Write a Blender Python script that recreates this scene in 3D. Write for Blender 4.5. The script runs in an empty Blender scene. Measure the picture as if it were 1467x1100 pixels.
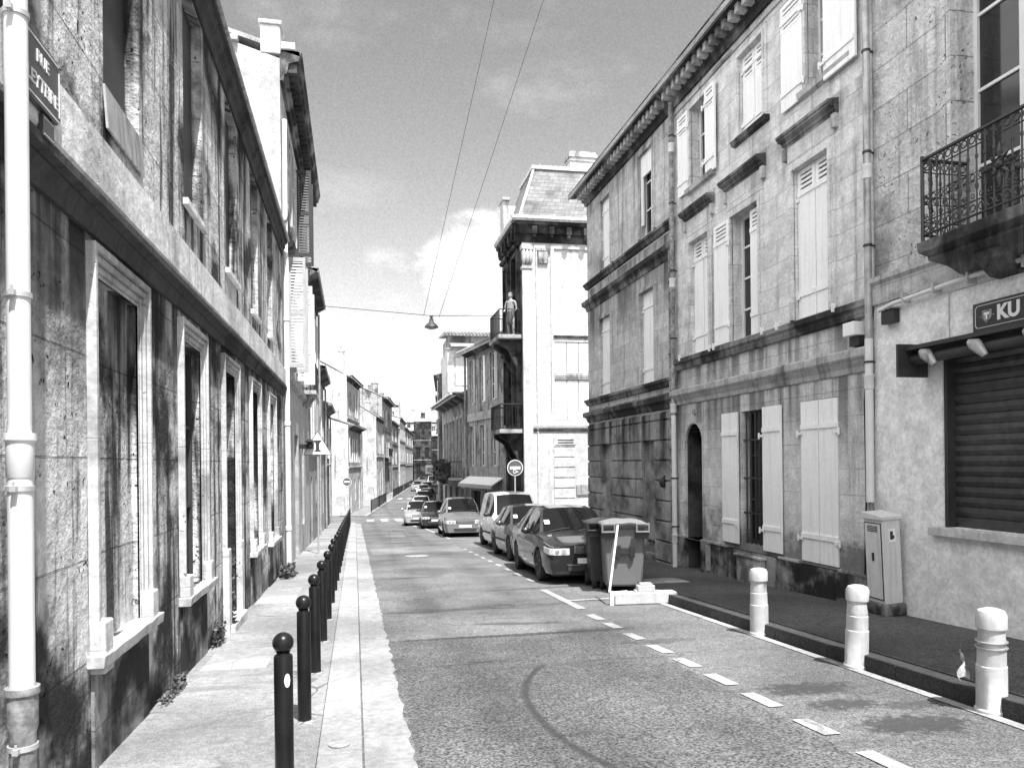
import bpy, bmesh, math, random
from mathutils import Matrix, Vector
random.seed(7)
sc = bpy.context.scene
COL = sc.collection
R = math.radians
# ------------------------------------------------------------------ camera model
PSI = math.atan(225/1100); FP = 1100.0; PX, PY = 733.0, 663.0; ROLL = .010
CAM = Vector((0, 0, 1.65))
_c, _s = math.cos(PSI), math.sin(PSI)
FW = Vector((_s, _c, 0)); R0 = Vector((_c, -_s, 0)); ZU = Vector((0, 0, 1))
RT = (R0 - ROLL*ZU).normalized(); UP = (ZU + ROLL*R0).normalized()
DEL = R(6.7)
def ray(px, py): return FW + RT*((px-PX)/FP) + UP*((PY-py)/FP)
def gz(y):
    if y < 44: return -.042*y
    if y < 56:
        u = (y-44)/12; return -.042*44 - .042*12*(u-u*u/2)
    return -.042*50
def S(s, t):
    if s <= 50: return Vector((t, s, 0))
    a = s-50
    return Vector((a*math.sin(DEL)+t*math.cos(DEL), 50+a*math.cos(DEL)-t*math.sin(DEL), 0))
def gp(px, py, off=0):
    """a photograph pixel taken to the sloping ground"""
    r = ray(px, py); k = 5.0
    for _ in range(80):
        p = CAM + k*r; k *= (CAM.z-gz(p.y)-off)/max(1e-3, CAM.z-p.z)
    return CAM + k*r
def aty(px, py, Y):
    r = ray(px, py); return CAM + r*(Y/r.y)

cd = bpy.data.cameras.new('camera'); cam = bpy.data.objects.new('camera', cd); COL.objects.link(cam)
cd.sensor_width = 36; cd.lens = 36*FP/1467; cd.clip_end = 3000; cd.clip_start = .05
cd.shift_y = (PY-550)/1467; cd.shift_x = (733.5-PX)/1467
mw = Matrix((RT, UP, -FW)).transposed().to_4x4(); mw.translation = CAM
cam.matrix_world = mw
sc.camera = cam

# ------------------------------------------------------------------ materials (black-and-white photograph: greys)
MATS = {}
def newmat(name):
    m = bpy.data.materials.new(name); m.use_nodes = True
    nt = m.node_tree; b = nt.nodes['Principled BSDF']
    MATS[name] = m
    return m, nt, b
def N(nt, t, **kw):
    n = nt.nodes.new(t)
    for k, v in kw.items():
        if k.startswith('_'): setattr(n, k[1:], v)
    return n
def link(nt, a, b): nt.links.new(a, b)
def math_(nt, op, a, b=None, clamp=False):
    n = nt.nodes.new('ShaderNodeMath'); n.operation = op; n.use_clamp = clamp
    for i, v in enumerate((a, b)):
        if v is None: continue
        if isinstance(v, (int, float)): n.inputs[i].default_value = v
        else: nt.links.new(v, n.inputs[i])
    return n.outputs[0]
def mixf(nt, f, a, b):
    n = nt.nodes.new('ShaderNodeMix'); n.data_type = 'FLOAT'
    for i, v in ((0, f), (2, a), (3, b)):
        if isinstance(v, (int, float)): n.inputs[i].default_value = v
        else: nt.links.new(v, n.inputs[i])
    return n.outputs[0]
def ramp(nt, v, lo, hi, a=0.0, b=1.0):
    n = nt.nodes.new('ShaderNodeMapRange'); n.inputs['From Min'].default_value = lo; n.inputs['From Max'].default_value = hi
    n.inputs['To Min'].default_value = a; n.inputs['To Max'].default_value = b; n.interpolation_type = 'SMOOTHSTEP'
    nt.links.new(v, n.inputs['Value']); return n.outputs[0]
def noise(nt, vec, scale, detail=4, rough=.6, mapscale=None, loc=(0,0,0)):
    if mapscale or loc != (0,0,0):
        mp = nt.nodes.new('ShaderNodeMapping'); mp.inputs['Scale'].default_value = mapscale or (1,1,1); mp.inputs['Location'].default_value = loc
        nt.links.new(vec, mp.inputs['Vector']); vec = mp.outputs[0]
    n = nt.nodes.new('ShaderNodeTexNoise'); n.inputs['Scale'].default_value = scale
    n.inputs['Detail'].default_value = detail; n.inputs['Roughness'].default_value = rough
    nt.links.new(vec, n.inputs['Vector']); return n.outputs[0]
def bump(nt, b, h, strength, dist):
    n = nt.nodes.new('ShaderNodeBump'); n.inputs['Strength'].default_value = strength; n.inputs['Distance'].default_value = dist
    nt.links.new(h, n.inputs['Height']); nt.links.new(n.outputs[0], b.inputs['Normal'])
def setcol(nt, b, v):
    cb = nt.nodes.new('ShaderNodeCombineColor')
    for i in range(3): nt.links.new(v, cb.inputs[i])
    nt.links.new(cb.outputs[0], b.inputs['Base Color'])

def stone(name, g=.4, dark=.1, bw=.9, bh=.36, joint=.55, stain=.7, streak=.6, pits=.5, bmp=.6, seed=0., blockvar=.15, patch_lo=.5, patch_hi=.62, streak_lo=.52, drips=(), bd=.02, foot=None):
    m, nt, b = newmat(name)
    tc = N(nt, 'ShaderNodeTexCoord').outputs['Object']
    sp = N(nt, 'ShaderNodeSeparateXYZ'); link(nt, tc, sp.inputs[0])
    u = math_(nt, 'ADD', sp.outputs[0], sp.outputs[1])
    cb = N(nt, 'ShaderNodeCombineXYZ'); link(nt, u, cb.inputs[0]); link(nt, sp.outputs[2], cb.inputs[1]); cb.inputs[2].default_value = seed
    P = cb.outputs[0]
    # joints wobble slightly
    wob = N(nt, 'ShaderNodeTexNoise'); wob.inputs['Scale'].default_value = 6; link(nt, P, wob.inputs['Vector'])
    vm = N(nt, 'ShaderNodeVectorMath'); vm.operation = 'SCALE'; vm.inputs['Scale'].default_value = .012; link(nt, wob.outputs['Color'], vm.inputs[0])
    va = N(nt, 'ShaderNodeVectorMath'); va.operation = 'ADD'; link(nt, P, va.inputs[0]); link(nt, vm.outputs[0], va.inputs[1])
    br = N(nt, 'ShaderNodeTexBrick'); br.inputs['Scale'].default_value = 1; br.inputs['Brick Width'].default_value = bw
    br.inputs['Row Height'].default_value = bh; br.inputs['Mortar Size'].default_value = .006; br.inputs['Mortar Smooth'].default_value = .4
    br.inputs['Color1'].default_value = (0,0,0,1); br.inputs['Color2'].default_value = (1,1,1,1); br.inputs['Mortar'].default_value = (.5,.5,.5,1)
    link(nt, va.outputs[0], br.inputs['Vector'])
    base = math_(nt, 'MULTIPLY_ADD', br.outputs['Color'], blockvar*g)
    base.node.inputs[2].default_value = g*(1-blockvar/2)
    big = noise(nt, P, .9, 8, .62, loc=(seed*3.1, seed, 0))
    fine = noise(nt, P, 22, 5, .65)
    mid = noise(nt, P, 4.5, 6, .6, loc=(seed, 4, 2))
    v = math_(nt, 'MULTIPLY', base, ramp(nt, mid, .25, .75, .78, 1.15))
    v = math_(nt, 'MULTIPLY', v, ramp(nt, fine, .2, .8, .78, 1.18))
    stf = math_(nt, 'MULTIPLY', ramp(nt, big, patch_lo, patch_hi), stain)
    v = mixf(nt, stf, v, dark)
    st = noise(nt, P, 1, 6, .6, mapscale=(5.5, .38, 1), loc=(seed*2, 0, 0))
    sm = math_(nt, 'MULTIPLY', ramp(nt, st, streak_lo, streak_lo+.16), streak)
    v = mixf(nt, sm, v, dark*1.2)
    if drips:   # soot and lichen run down from the mouldings and sills
        dn = noise(nt, P, 1, 5, .6, mapscale=(3.6, .12, 1), loc=(seed*5, 1, 0)); tot = None
        for z0, ln, am in drips:
            below = math_(nt, 'MULTIPLY', ramp(nt, sp.outputs[2], z0-ln, z0-.03, 0, 1), ramp(nt, sp.outputs[2], z0, z0+.02, 1, 0))
            q = math_(nt, 'MULTIPLY', math_(nt, 'MULTIPLY', math_(nt, 'POWER', below, .8), ramp(nt, dn, .36, .62, .15, 1)), am)
            tot = q if tot is None else math_(nt, 'MAXIMUM', tot, q)
        v = mixf(nt, tot, v, dark*1.1)
    if foot is not None:   # rising damp and splash dirt with a ragged upper edge
        hn = math_(nt, 'ADD', math_(nt, 'MULTIPLY', big, 1.6), math_(nt, 'MULTIPLY', mid, .7))
        hz = math_(nt, 'SUBTRACT', sp.outputs[2], math_(nt, 'MULTIPLY', math_(nt, 'SUBTRACT', hn, 1.15), 2.2))
        v = mixf(nt, math_(nt, 'MULTIPLY', ramp(nt, hz, foot-.35, foot+.35, 1, 0), .72), v, dark*1.3)
    jf = math_(nt, 'MULTIPLY', br.outputs['Fac'], math_(nt, 'MULTIPLY', ramp(nt, mid, .35, .6, .35, 1.0), joint))
    v = mixf(nt, jf, v, dark*.7)
    # chips and pits
    vo = N(nt, 'ShaderNodeTexVoronoi'); vo.inputs['Scale'].default_value = 13; w2 = N(nt, 'ShaderNodeTexNoise'); w2.inputs['Scale'].default_value = 9; w2.inputs['Detail'].default_value = 5; link(nt, P, w2.inputs['Vector'])
    vs2 = N(nt, 'ShaderNodeVectorMath'); vs2.operation = 'SCALE'; vs2.inputs['Scale'].default_value = .22; link(nt, w2.outputs['Color'], vs2.inputs[0])
    va2 = N(nt, 'ShaderNodeVectorMath'); va2.operation = 'ADD'; link(nt, P, va2.inputs[0]); link(nt, vs2.outputs[0], va2.inputs[1]); link(nt, va2.outputs[0], vo.inputs['Vector'])
    pm = math_(nt, 'MULTIPLY', ramp(nt, vo.outputs['Distance'], .05, .22, 1, 0), ramp(nt, noise(nt, P, 2.3, 3, .6, loc=(7, seed, 0)), .5, .62))
    v = mixf(nt, math_(nt, 'MULTIPLY', pm, pits), v, dark*.6)
    setcol(nt, b, v)
    h = math_(nt, 'SUBTRACT', math_(nt, 'ADD', math_(nt, 'MULTIPLY', fine, .35), mid), math_(nt, 'ADD', math_(nt, 'MULTIPLY', br.outputs['Fac'], .8), math_(nt, 'MULTIPLY', pm, pits*1.2)))
    bump(nt, b, h, bmp, bd)
    b.inputs['Roughness'].default_value = .9; b.inputs['Specular IOR Level'].default_value = .2
    return m
def plain(name, g, rough=.6, metal=0., var=.2, scale=8, bmp=0., streak=0., dark=None, coat=0., spec=.5, big=1.2):
    m, nt, b = newmat(name)
    tc = N(nt, 'ShaderNodeTexCoord').outputs['Object']
    f = noise(nt, tc, scale, 6, .65); k = noise(nt, tc, big, 4, .6)
    v = math_(nt, 'MULTIPLY', ramp(nt, f, .25, .75, g*(1-var), g*(1+var)), ramp(nt, k, .3, .7, 1-var*.7, 1+var*.5))
    if streak:
        st = noise(nt, tc, 1, 5, .6, mapscale=(14, 14, .9))
        v = mixf(nt, math_(nt, 'MULTIPLY', ramp(nt, st, .5, .66), streak), v, dark if dark is not None else g*.3)
    setcol(nt, b, v)
    b.inputs['Roughness'].default_value = rough; b.inputs['Metallic'].default_value = metal
    b.inputs['Specular IOR Level'].default_value = spec
    if coat: b.inputs['Coat Weight'].default_value = coat; b.inputs['Coat Roughness'].default_value = .05
    if bmp: bump(nt, b, f, bmp, .01)
    return m
def asphalt(name, g, spread=.3, grain=90, crack=.5, spots=.5, tyre=False):
    m, nt, b = newmat(name)
    tc = N(nt, 'ShaderNodeTexCoord').outputs['Object']
    f = noise(nt, tc, grain, 3, .75); md = noise(nt, tc, 14, 5, .7); k = noise(nt, tc, .55, 7, .62); k2 = noise(nt, tc, 1.0, 5, .6, mapscale=(.35, 1.5, 1), loc=(3, 9, 0))
    v = ramp(nt, f, .34, .66, g*(1-spread), g*(1+spread))
    v = math_(nt, 'MULTIPLY', v, ramp(nt, md, .3, .7, .8, 1.2))
    v = math_(nt, 'MULTIPLY', v, ramp(nt, k, .3, .7, .68, 1.3))
    v = mixf(nt, math_(nt, 'MULTIPLY', ramp(nt, k2, .6, .68), spots), v, g*.33)
    vo = N(nt, 'ShaderNodeTexVoronoi'); vo.feature = 'DISTANCE_TO_EDGE'; vo.inputs['Scale'].default_value = .45
    wv = N(nt, 'ShaderNodeVectorMath'); wv.operation = 'MULTIPLY_ADD'; wn = N(nt, 'ShaderNodeTexNoise'); wn.inputs['Scale'].default_value = 1.6; link(nt, tc, wn.inputs[0])
    link(nt, wn.outputs['Color'], wv.inputs[0]); wv.inputs[1].default_value = (.9, .9, 0); link(nt, tc, wv.inputs[2]); link(nt, wv.outputs[0], vo.inputs['Vector'])
    cf = math_(nt, 'MULTIPLY', ramp(nt, vo.outputs['Distance'], .002, .012, 1, 0), math_(nt, 'MULTIPLY', ramp(nt, k, .42, .56), crack))
    v = mixf(nt, cf, v, g*.25)
    if tyre:
        # worn wheel tracks and patched trench lines running along the street
        sp = N(nt, 'ShaderNodeSeparateXYZ'); link(nt, tc, sp.inputs[0])
        for x0, w, a in ((1.1, .35, .82), (2.6, .35, .84)):
            d = math_(nt, 'ABSOLUTE', math_(nt, 'SUBTRACT', sp.outputs[0], x0))
            v = math_(nt, 'MULTIPLY', v, ramp(nt, d, 0, w, a, 1))
        # one curved skid mark, starting near 9 m out and swinging towards the near kerb side
        yy = math_(nt, 'SUBTRACT', 8.6, sp.outputs[1]); cx = math_(nt, 'ADD', 1.36, math_(nt, 'MULTIPLY', math_(nt, 'POWER', math_(nt, 'ABSOLUTE', math_(nt,'SUBTRACT', sp.outputs[1], 5.75)), 2.3), .135))
        d = math_(nt, 'ABSOLUTE', math_(nt, 'SUBTRACT', sp.outputs[0], cx))
        sk = math_(nt, 'MULTIPLY', ramp(nt, d, .008, .06, .8, 0), math_(nt, 'MULTIPLY', ramp(nt, yy, .9, 1.3), ramp(nt, f, .2, .6, .4, 1)))
        v = mixf(nt, sk, v, g*.3)
        # oil-dark spots beside the white bollards and along the old trench seam
        for (ox, oy, rx_, ry_, st_) in ((3.80,5.95,.42,.20,.85),(3.78,5.45,.30,.16,.8),(3.95,4.85,.45,.22,.85),(3.35,8.3,.5,.14,.5),(1.9,9.15,1.5,.09,.7),(2.9,9.2,.6,.16,.6),(4.3,5.3,.3,.12,.6),(.9,14.5,.5,.6,.35),(1.6,17.5,.5,1.2,.35),(1.0,12.2,.35,.8,.4)):
            ex = math_(nt, 'DIVIDE', math_(nt, 'SUBTRACT', sp.outputs[0], ox), rx_); ey = math_(nt, 'DIVIDE', math_(nt, 'SUBTRACT', sp.outputs[1], oy), ry_)
            q = math_(nt, 'ADD', math_(nt, 'ADD', math_(nt, 'MULTIPLY', ex, ex), math_(nt, 'MULTIPLY', ey, ey)), math_(nt, 'MULTIPLY', math_(nt, 'SUBTRACT', md, .5), 4.0))
            v = mixf(nt, ramp(nt, q, .3, 1.5, st_, 0), v, g*.28)
    setcol(nt, b, v)
    bump(nt, b, f, .5, .008)
    b.inputs['Roughness'].default_value = .85; b.inputs['Specular IOR Level'].default_value = .25
    return m

M_left = stone('old limestone left', .62, .011, 1.35, .62, .4, .95, .93, 1.0, 1.3, seed=1.3, patch_lo=.46, patch_hi=.62, streak_lo=.47, drips=((3.95,1.5,.97),(7.6,1.3,.95)), bd=.045, foot=.75)
M_leftband = stone('limestone band left', .78, .18, 1.4, .9, .35, .45, .4, .6, .7, seed=2.1)
M_trimL = stone('cut limestone trim', .54, .02, 2.5, 1.3, .25, .45, .35, .8, .5, seed=5.1)
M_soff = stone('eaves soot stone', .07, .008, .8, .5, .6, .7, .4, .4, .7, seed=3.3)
M_gable = stone('pale gable render', .44, .16, 3., 2.2, .1, .35, .3, .2, .3, seed=4.2)
M_r2 = stone('ashlar mid house', .64, .05, .98, .36, .5, .4, .4, .3, .5, seed=6.6, patch_lo=.54, patch_hi=.78, drips=((9.9,.7,.7),(4.2,.8,.85),(3.45,1.4,.8),(7.35,.6,.5)), foot=1.1)
M_r2low = stone('sooty ashlar ground floor', .48, .05, 1.2, .5, .5, .85, .5, .4, .5, seed=8.1, patch_lo=.48, patch_hi=.64)
M_plinth = stone('black soiled plinth and sill shade', .32, .010, 1.3, .8, .5, .95, .6, .5, .6, seed=9.4, patch_lo=.42, patch_hi=.58)
M_r3 = stone('ashlar corner house', .52, .03, .9, .34, .5, .5, .5, .3, .4, seed=10.2, patch_lo=.48, patch_hi=.76, drips=((6.85,1.4,.8),(9.9,.8,.7),(4.0,.8,.85),(7.4,.5,.8)))
M_r3low = stone('sooty rusticated stone', .42, .014, 3., 2., .1, .85, .6, .3, .5, seed=11.7, patch_lo=.42, patch_hi=.72, drips=((3.6,1.6,.95),))
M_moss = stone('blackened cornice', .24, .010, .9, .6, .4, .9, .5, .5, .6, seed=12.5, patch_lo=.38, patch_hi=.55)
M_hood = stone('soot washed window hood', .40, .02, .9, .6, .3, .85, .7, .5, .6, seed=19.2, patch_lo=.40, patch_hi=.60)
M_kerbR = asphalt('dark kerb stone', .05, .4, 60, .3, .3)
M_cornice = stone('weathered cornice', .46, .04, .9, .6, .4, .6, .5, .4, .5, seed=13.5)
M_r1up = stone('hewn ashlar near house', .58, .06, 1.25, .5, .4, .6, .45, .5, 1.6, bd=.04, seed=14.1, patch_lo=.52, patch_hi=.70)
M_render = stone('lime render wall', .80, .32, 9., 7., .0, .3, .12, .35, .55, seed=15.8, patch_lo=.55, patch_hi=.8)
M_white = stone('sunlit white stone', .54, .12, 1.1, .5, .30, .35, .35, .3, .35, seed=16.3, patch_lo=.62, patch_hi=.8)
M_soot_shade = stone('carved stone black with soot and doorway shade', .09, .008, .6, .5, .3, .9, .6, .5, .8, seed=17.3, patch_lo=.40, patch_hi=.58)
M_far = [stone('far facade %s' % w, g, dk, .9, .4, .4, .35 if g > .4 else .7, .75, .2, .3, seed=20+i*3.7) for i, (w, g, dk) in enumerate((('pale', .42, .05), ('mid', .34, .03), ('dark', .12, .02), ('bright', .55, .10)))]
M_shut = plain('white painted shutter', .86, .6, var=.05, scale=20, streak=.22, dark=.45)
M_shutg = plain('grey painted shutter', .42, .6, var=.1, streak=.3)
M_shutd = plain('dark painted shutter', .035, .6, var=.2)
M_frame = plain('white window frame', .7, .5, var=.05)
M_iron = plain('black wrought iron', .025, .45, var=.3)
M_bol = plain('black gloss bollard paint', .010, .32, var=.5, scale=4, coat=.12, spec=.25)
M_zinc = plain('zinc downpipe', .40, .45, .3, var=.25, streak=.7, dark=.09)
M_pipew = plain('white plastic pipe', .66, .35, var=.05, streak=.1, dark=.6)
M_cast = plain('rusty cast iron pipe', .25, .8, var=.6, scale=14, bmp=.5)
M_tile = plain('clay roof tile', .32, .85, var=.4, scale=18, bmp=.4)
M_slate = stone('slate shingles', .21, .04, .35, .17, 1., .4, .2, .1, .5, seed=31., blockvar=.35)
M_dark = plain('dark interior', .012, .9, var=.2)
M_conc = plain('grey concrete', .38, .9, var=.25, bmp=.3)
M_granite = asphalt('granite kerb stone', .30, .16, 120, .25, .2)
M_gutter = asphalt('pale concrete gutter', .27, .18, 110, .3, .25)
M_patch = asphalt('coarse dark asphalt', .098, .75, 46, .2, .6, tyre=True)
M_road = asphalt('worn asphalt', .132, .62, 62, .25, .7, tyre=True)
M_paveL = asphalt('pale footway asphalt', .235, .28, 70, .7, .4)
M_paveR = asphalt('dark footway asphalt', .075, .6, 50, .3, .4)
M_paint = asphalt('white road paint', .34, .3, 40, .6, .6)
M_slab = asphalt('concrete slab', .30, .1, 90, .3, .2)
M_rubber = plain('tyre rubber', .02, .85, var=.3)
M_rim = plain('grey wheel rim', .32, .35, .6, var=.1)
M_chrome = plain('bright metal', .7, .2, .9, var=.05)
M_lamp = plain('clear headlight lens', .75, .15, .3, var=.15, scale=25, coat=.6)
M_plast = plain('black plastic', .03, .55, var=.3)
M_bin = plain('grey bin plastic', .15, .5, var=.12, scale=60, bmp=.1)
M_bind = plain('dark bin plastic', .035, .45, var=.3)
M_lid = plain('pale bin lid plastic', .20, .45, var=.1)
M_cab = plain('pale grey cabinet', .62, .5, var=.08, streak=.3, dark=.3)
M_wb = plain('white plastic bollard', .46, .4, var=.12, scale=9, bmp=.5, streak=.35, dark=.3)
M_skin = plain('skin', .30, .6, var=.05)
M_hair = plain('light hair', .16, .8, var=.2)
M_cloth = plain('dark cloth', .1, .9, var=.2)
M_leaf = plain('leaf', .07, .6, var=.5, scale=9)
M_sign = plain('enamel sign white', .82, .3, var=.03)
M_signd = plain('enamel sign dark', .05, .3, var=.15)
M_signr = plain('enamel sign mid', .10, .3, var=.1)
M_galv = plain('galvanised post', .5, .4, .4, var=.1)
M_roll = plain('rolling shutter slats', .06, .45, .3, var=.35, scale=12)
m, nt, b = newmat('window glass'); b.inputs['Base Color'].default_value = (.02,.02,.02,1); b.inputs['Roughness'].default_value = .08; M_glass = m
m, nt, b = newmat('car glass'); b.inputs['Base Color'].default_value = (.008,.008,.008,1); b.inputs['Roughness'].default_value = .03; b.inputs['Specular IOR Level'].default_value = .3; M_cglass = m
def paint(name, g, metal=.0):
    return plain(name, g, .22, metal, var=.06, scale=3, coat=.8)

# ------------------------------------------------------------------ geometry helpers
MW = {}
class Geo:
    def __init__(s, M=None): s.v = []; s.f = []; s.M = M or Matrix.Identity(4)
    def add(s, vs, fs):
        o = len(s.v); s.v += [s.M @ Vector(p) for p in vs]; s.f += [tuple(i+o for i in f) for f in fs]
    def box(s, x0, x1, y0, y1, z0, z1):
        if x0 > x1: x0, x1 = x1, x0
        if y0 > y1: y0, y1 = y1, y0
        if z0 > z1: z0, z1 = z1, z0
        s.add([(x0,y0,z0),(x1,y0,z0),(x1,y1,z0),(x0,y1,z0),(x0,y0,z1),(x1,y0,z1),(x1,y1,z1),(x0,y1,z1)],
              [(0,3,2,1),(4,5,6,7),(0,1,5,4),(1,2,6,5),(2,3,7,6),(3,0,4,7)])
    def hexa(s, p): s.add(p, [(0,3,2,1),(4,5,6,7),(0,1,5,4),(1,2,6,5),(2,3,7,6),(3,0,4,7)])
    def quad(s, *p): s.add(p, [tuple(range(len(p)))])
    def prism(s, prof, x0, x1, dz=0., miter0=0, miter1=0):
        """profile of (outward d, z) swept along x; returns at the ends are mitred back"""
        n = len(prof)
        a = [(x0 - miter0*d, -d, z) for d, z in prof]; c = [(x1 + miter1*d, -d, z+dz) for d, z in prof]
        s.add(a+c, [tuple(range(n))[::-1], tuple(range(n, 2*n))] + [(i, (i+1) % n, n+(i+1) % n, n+i) for i in range(n)])
    def poly(s, pts, y0, y1):
        """polygon in x,z with thickness along y"""
        n = len(pts)
        s.add([(x,y0,z) for x,z in pts]+[(x,y1,z) for x,z in pts], [tuple(range(n)), tuple(range(n,2*n))[::-1]]+[(i,n+i,n+(i+1)%n,(i+1)%n) for i in range(n)])
    def tube(s, pts, r, n=8, caps=True):
        pts = [Vector(p) for p in pts]; rr = r if isinstance(r, (list, tuple)) else [r]*len(pts)
        vs = []; fs = []; prev = None
        for i, p in enumerate(pts):
            d = (pts[min(i+1, len(pts)-1)] - pts[max(i-1, 0)]).normalized()
            a = Vector((0,0,1)) if abs(d.z) < .9 else Vector((1,0,0))
            if prev is not None: a = prev
            x = (a - d*a.dot(d)).normalized(); y = d.cross(x); prev = x
            for k in range(n):
                t = 2*math.pi*k/n; vs.append(p + (x*math.cos(t)+y*math.sin(t))*rr[i])
        for i in range(len(pts)-1):
            for k in range(n): fs.append((i*n+k, i*n+(k+1)%n, (i+1)*n+(k+1)%n, (i+1)*n+k))
        if caps: fs += [tuple(range(n))[::-1], tuple(range((len(pts)-1)*n, len(pts)*n))]
        s.add(vs, fs)
    def lathe(s, prof, c=(0,0,0), n=24, axis='z'):
        vs = []; fs = []
        for r, h in prof:
            for k in range(n):
                t = 2*math.pi*k/n
                p = (r*math.cos(t), r*math.sin(t), h)
                if axis == 'y': p = (p[0], p[2], p[1])
                if axis == 'x': p = (p[2], p[0], p[1])
                vs.append((c[0]+p[0], c[1]+p[1], c[2]+p[2]))
        m_ = len(prof)
        for i in range(m_-1):
            for k in range(n): fs.append((i*n+k, i*n+(k+1)%n, (i+1)*n+(k+1)%n, (i+1)*n+k))
        fs += [tuple(range(n))[::-1], tuple(range((m_-1)*n, m_*n))]
        s.add(vs, fs)
    def ball(s, c, rx, ry, rz, n=12, m_=8):
        prof = [(max(1e-4, math.sin(math.pi*i/m_)), -math.cos(math.pi*i/m_)) for i in range(m_+1)]
        vs = []; fs = []
        for r, h in prof:
            for k in range(n):
                t = 2*math.pi*k/n; vs.append((c[0]+rx*r*math.cos(t), c[1]+ry*r*math.sin(t), c[2]+rz*h))
        for i in range(m_):
            for k in range(n): fs.append((i*n+k, i*n+(k+1)%n, (i+1)*n+(k+1)%n, (i+1)*n+k))
        s.add(vs, fs)
    def torus(s, c, r, t, ax, ay, n=14):
        ax = Vector(ax); ay = Vector(ay)
        s.tube([Vector(c)+(ax*math.cos(2*math.pi*k/n)+ay*math.sin(2*math.pi*k/n))*r for k in range(n+1)], t, 4, False)

PLUR = {'modillions': 'modillion', 'consoles': 'console', 'shutter_dogs': 'shutter_dog', 'window_bars': 'window_bar', 'quoins': 'quoin', 'end_block': 0, 'door_foot': 0, 'hinge': 0,
        'corbel': 0, 'tail_light': 0, 'door_handle': 0, 'wiper': 0, 'chimney': 0, 'carving': 'carved_knob', 'rosette': 0, 'side_strip': 0, 'post': 0, 'strap': 0, 'shutter_frame': 0, 'capital': 0, 'handle_bracket': 0, 'plinth_cap': 0, 'door_gap': 0, 'bars': 'bar', 'crest': 0, 'front_grip': 0, 'side_window': 0}
def pieces(g):
    par = list(range(len(g.v)))
    def fd(i):
        while par[i] != i: par[i] = par[par[i]]; i = par[i]
        return i
    for f in g.f:
        a = fd(f[0])
        for i in f[1:]: par[fd(i)] = a
    grp = {}
    for f in g.f: grp.setdefault(fd(f[0]), []).append(f)
    out = []
    for fs in grp.values():
        ids = sorted({i for f in fs for i in f}); mp = {j: k for k, j in enumerate(ids)}; q = Geo(); q.v = [g.v[i] for i in ids]; q.f = [tuple(mp[i] for i in f) for f in fs]; out.append(q)
    return out
def mkobj(name, g, mat, parent=None, **kw):
    if name in PLUR and parent is not None:
        ps = pieces(g)
        if len(ps) > 1 and (name in ('modillions','consoles','shutter_dogs','window_bars','quoins','end_block','door_foot','hinge','corbel','tail_light','door_handle','wiper','bars','carving','plinth_cap','side_window','side_strip','shutter_frame') and len(ps) <= 100 or name == 'post'):
            if name == 'corbel' and len(ps) > 4: return mkobj1(name, g, mat, parent, **kw)
            os_ = [mkobj1(PLUR[name] or name, q, mat, parent, **kw) for q in ps]; return os_[0]
    return mkobj1(name, g, mat, parent, **kw)
def mkobj1(name, g, mat, parent=None, label=None, smooth=None, bevel=0, recalc=True, mats=None, fm=None):
    me = bpy.data.meshes.new(name)
    inv = MW[parent].inverted() if parent is not None else Matrix.Identity(4)
    me.from_pydata([tuple(inv @ v) for v in g.v], [], g.f)
    if recalc:
        bm = bmesh.new(); bm.from_mesh(me); bmesh.ops.recalc_face_normals(bm, faces=bm.faces); bm.to_mesh(me); bm.free()
    me.validate()
    me.materials.append(mat)
    o = bpy.data.objects.new(name, me); COL.objects.link(o)
    if parent is not None: o.parent = parent; MW[o] = MW[parent]
    else: MW[o] = Matrix.Identity(4)
    if smooth is not None:
        for p in me.polygons: p.use_smooth = True
        me.set_sharp_from_angle(angle=R(smooth))
    if bevel:
        md = o.modifiers.new('bevel', 'BEVEL'); md.width = bevel; md.segments = 2; md.limit_method = 'ANGLE'; md.angle_limit = R(50)
    if label: o['label'] = label
    return o
def thing(name, label, cat, loc=(0,0,0), rz=0., group=None, rx=0., kind=None):
    o = bpy.data.objects.new(name, None); COL.objects.link(o); o.empty_display_size = .2
    o.location = loc; o.rotation_euler = (rx, 0, rz); o['label'] = label; o['category'] = cat
    if group: o['group'] = group
    MW[o] = Matrix.Translation(Vector(loc)) @ Matrix.Rotation(rz, 4, 'Z') @ Matrix.Rotation(rx, 4, 'X')
    return o
def tag(o, label, cat, group=None):
    o['label'] = label; o['category'] = cat
    if group: o['group'] = group
    return o
def single(name, g, mat, label, cat, group=None, loc=None, **kw):
    """one-mesh thing with its origin at loc (default: the base centre of its geometry)"""
    if loc is None:
        xs = [v.x for v in g.v]; ys = [v.y for v in g.v]; zs = [v.z for v in g.v]
        loc = ((min(xs)+max(xs))/2, (min(ys)+max(ys))/2, min(zs))
    L = Vector(loc)
    g2 = Geo(); g2.v = [v-L for v in g.v]; g2.f = g.f
    o = mkobj(name, g2, mat, None, **kw); o.location = L
    return tag(o, label, cat, group)
def copy_tree(o, parent=None):
    c = o.copy(); COL.objects.link(c)
    if parent is not None: c.parent = parent
    for ch in list(o.children):
        if ch.name in COL.objects: copy_tree(ch, c)
    return c
def struct(name, g, mat, **kw):
    o = mkobj(name, g, mat, None, **kw); o['kind'] = 'structure'; return o

def textgeo(s_, size, M, depth=.004, bold=0.):
    cu = bpy.data.curves.new('t', 'FONT'); cu.body = s_; cu.size = size; cu.extrude = depth; cu.align_x = 'CENTER'; cu.align_y = 'CENTER'; cu.offset = bold
    ob = bpy.data.objects.new('t', cu); me = bpy.data.meshes.new_from_object(ob)
    g = Geo(M); g.add([tuple(v.co) for v in me.vertices], [tuple(p.vertices) for p in me.polygons])
    bpy.data.objects.remove(ob); bpy.data.curves.remove(cu); bpy.data.meshes.remove(me)
    return g

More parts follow.
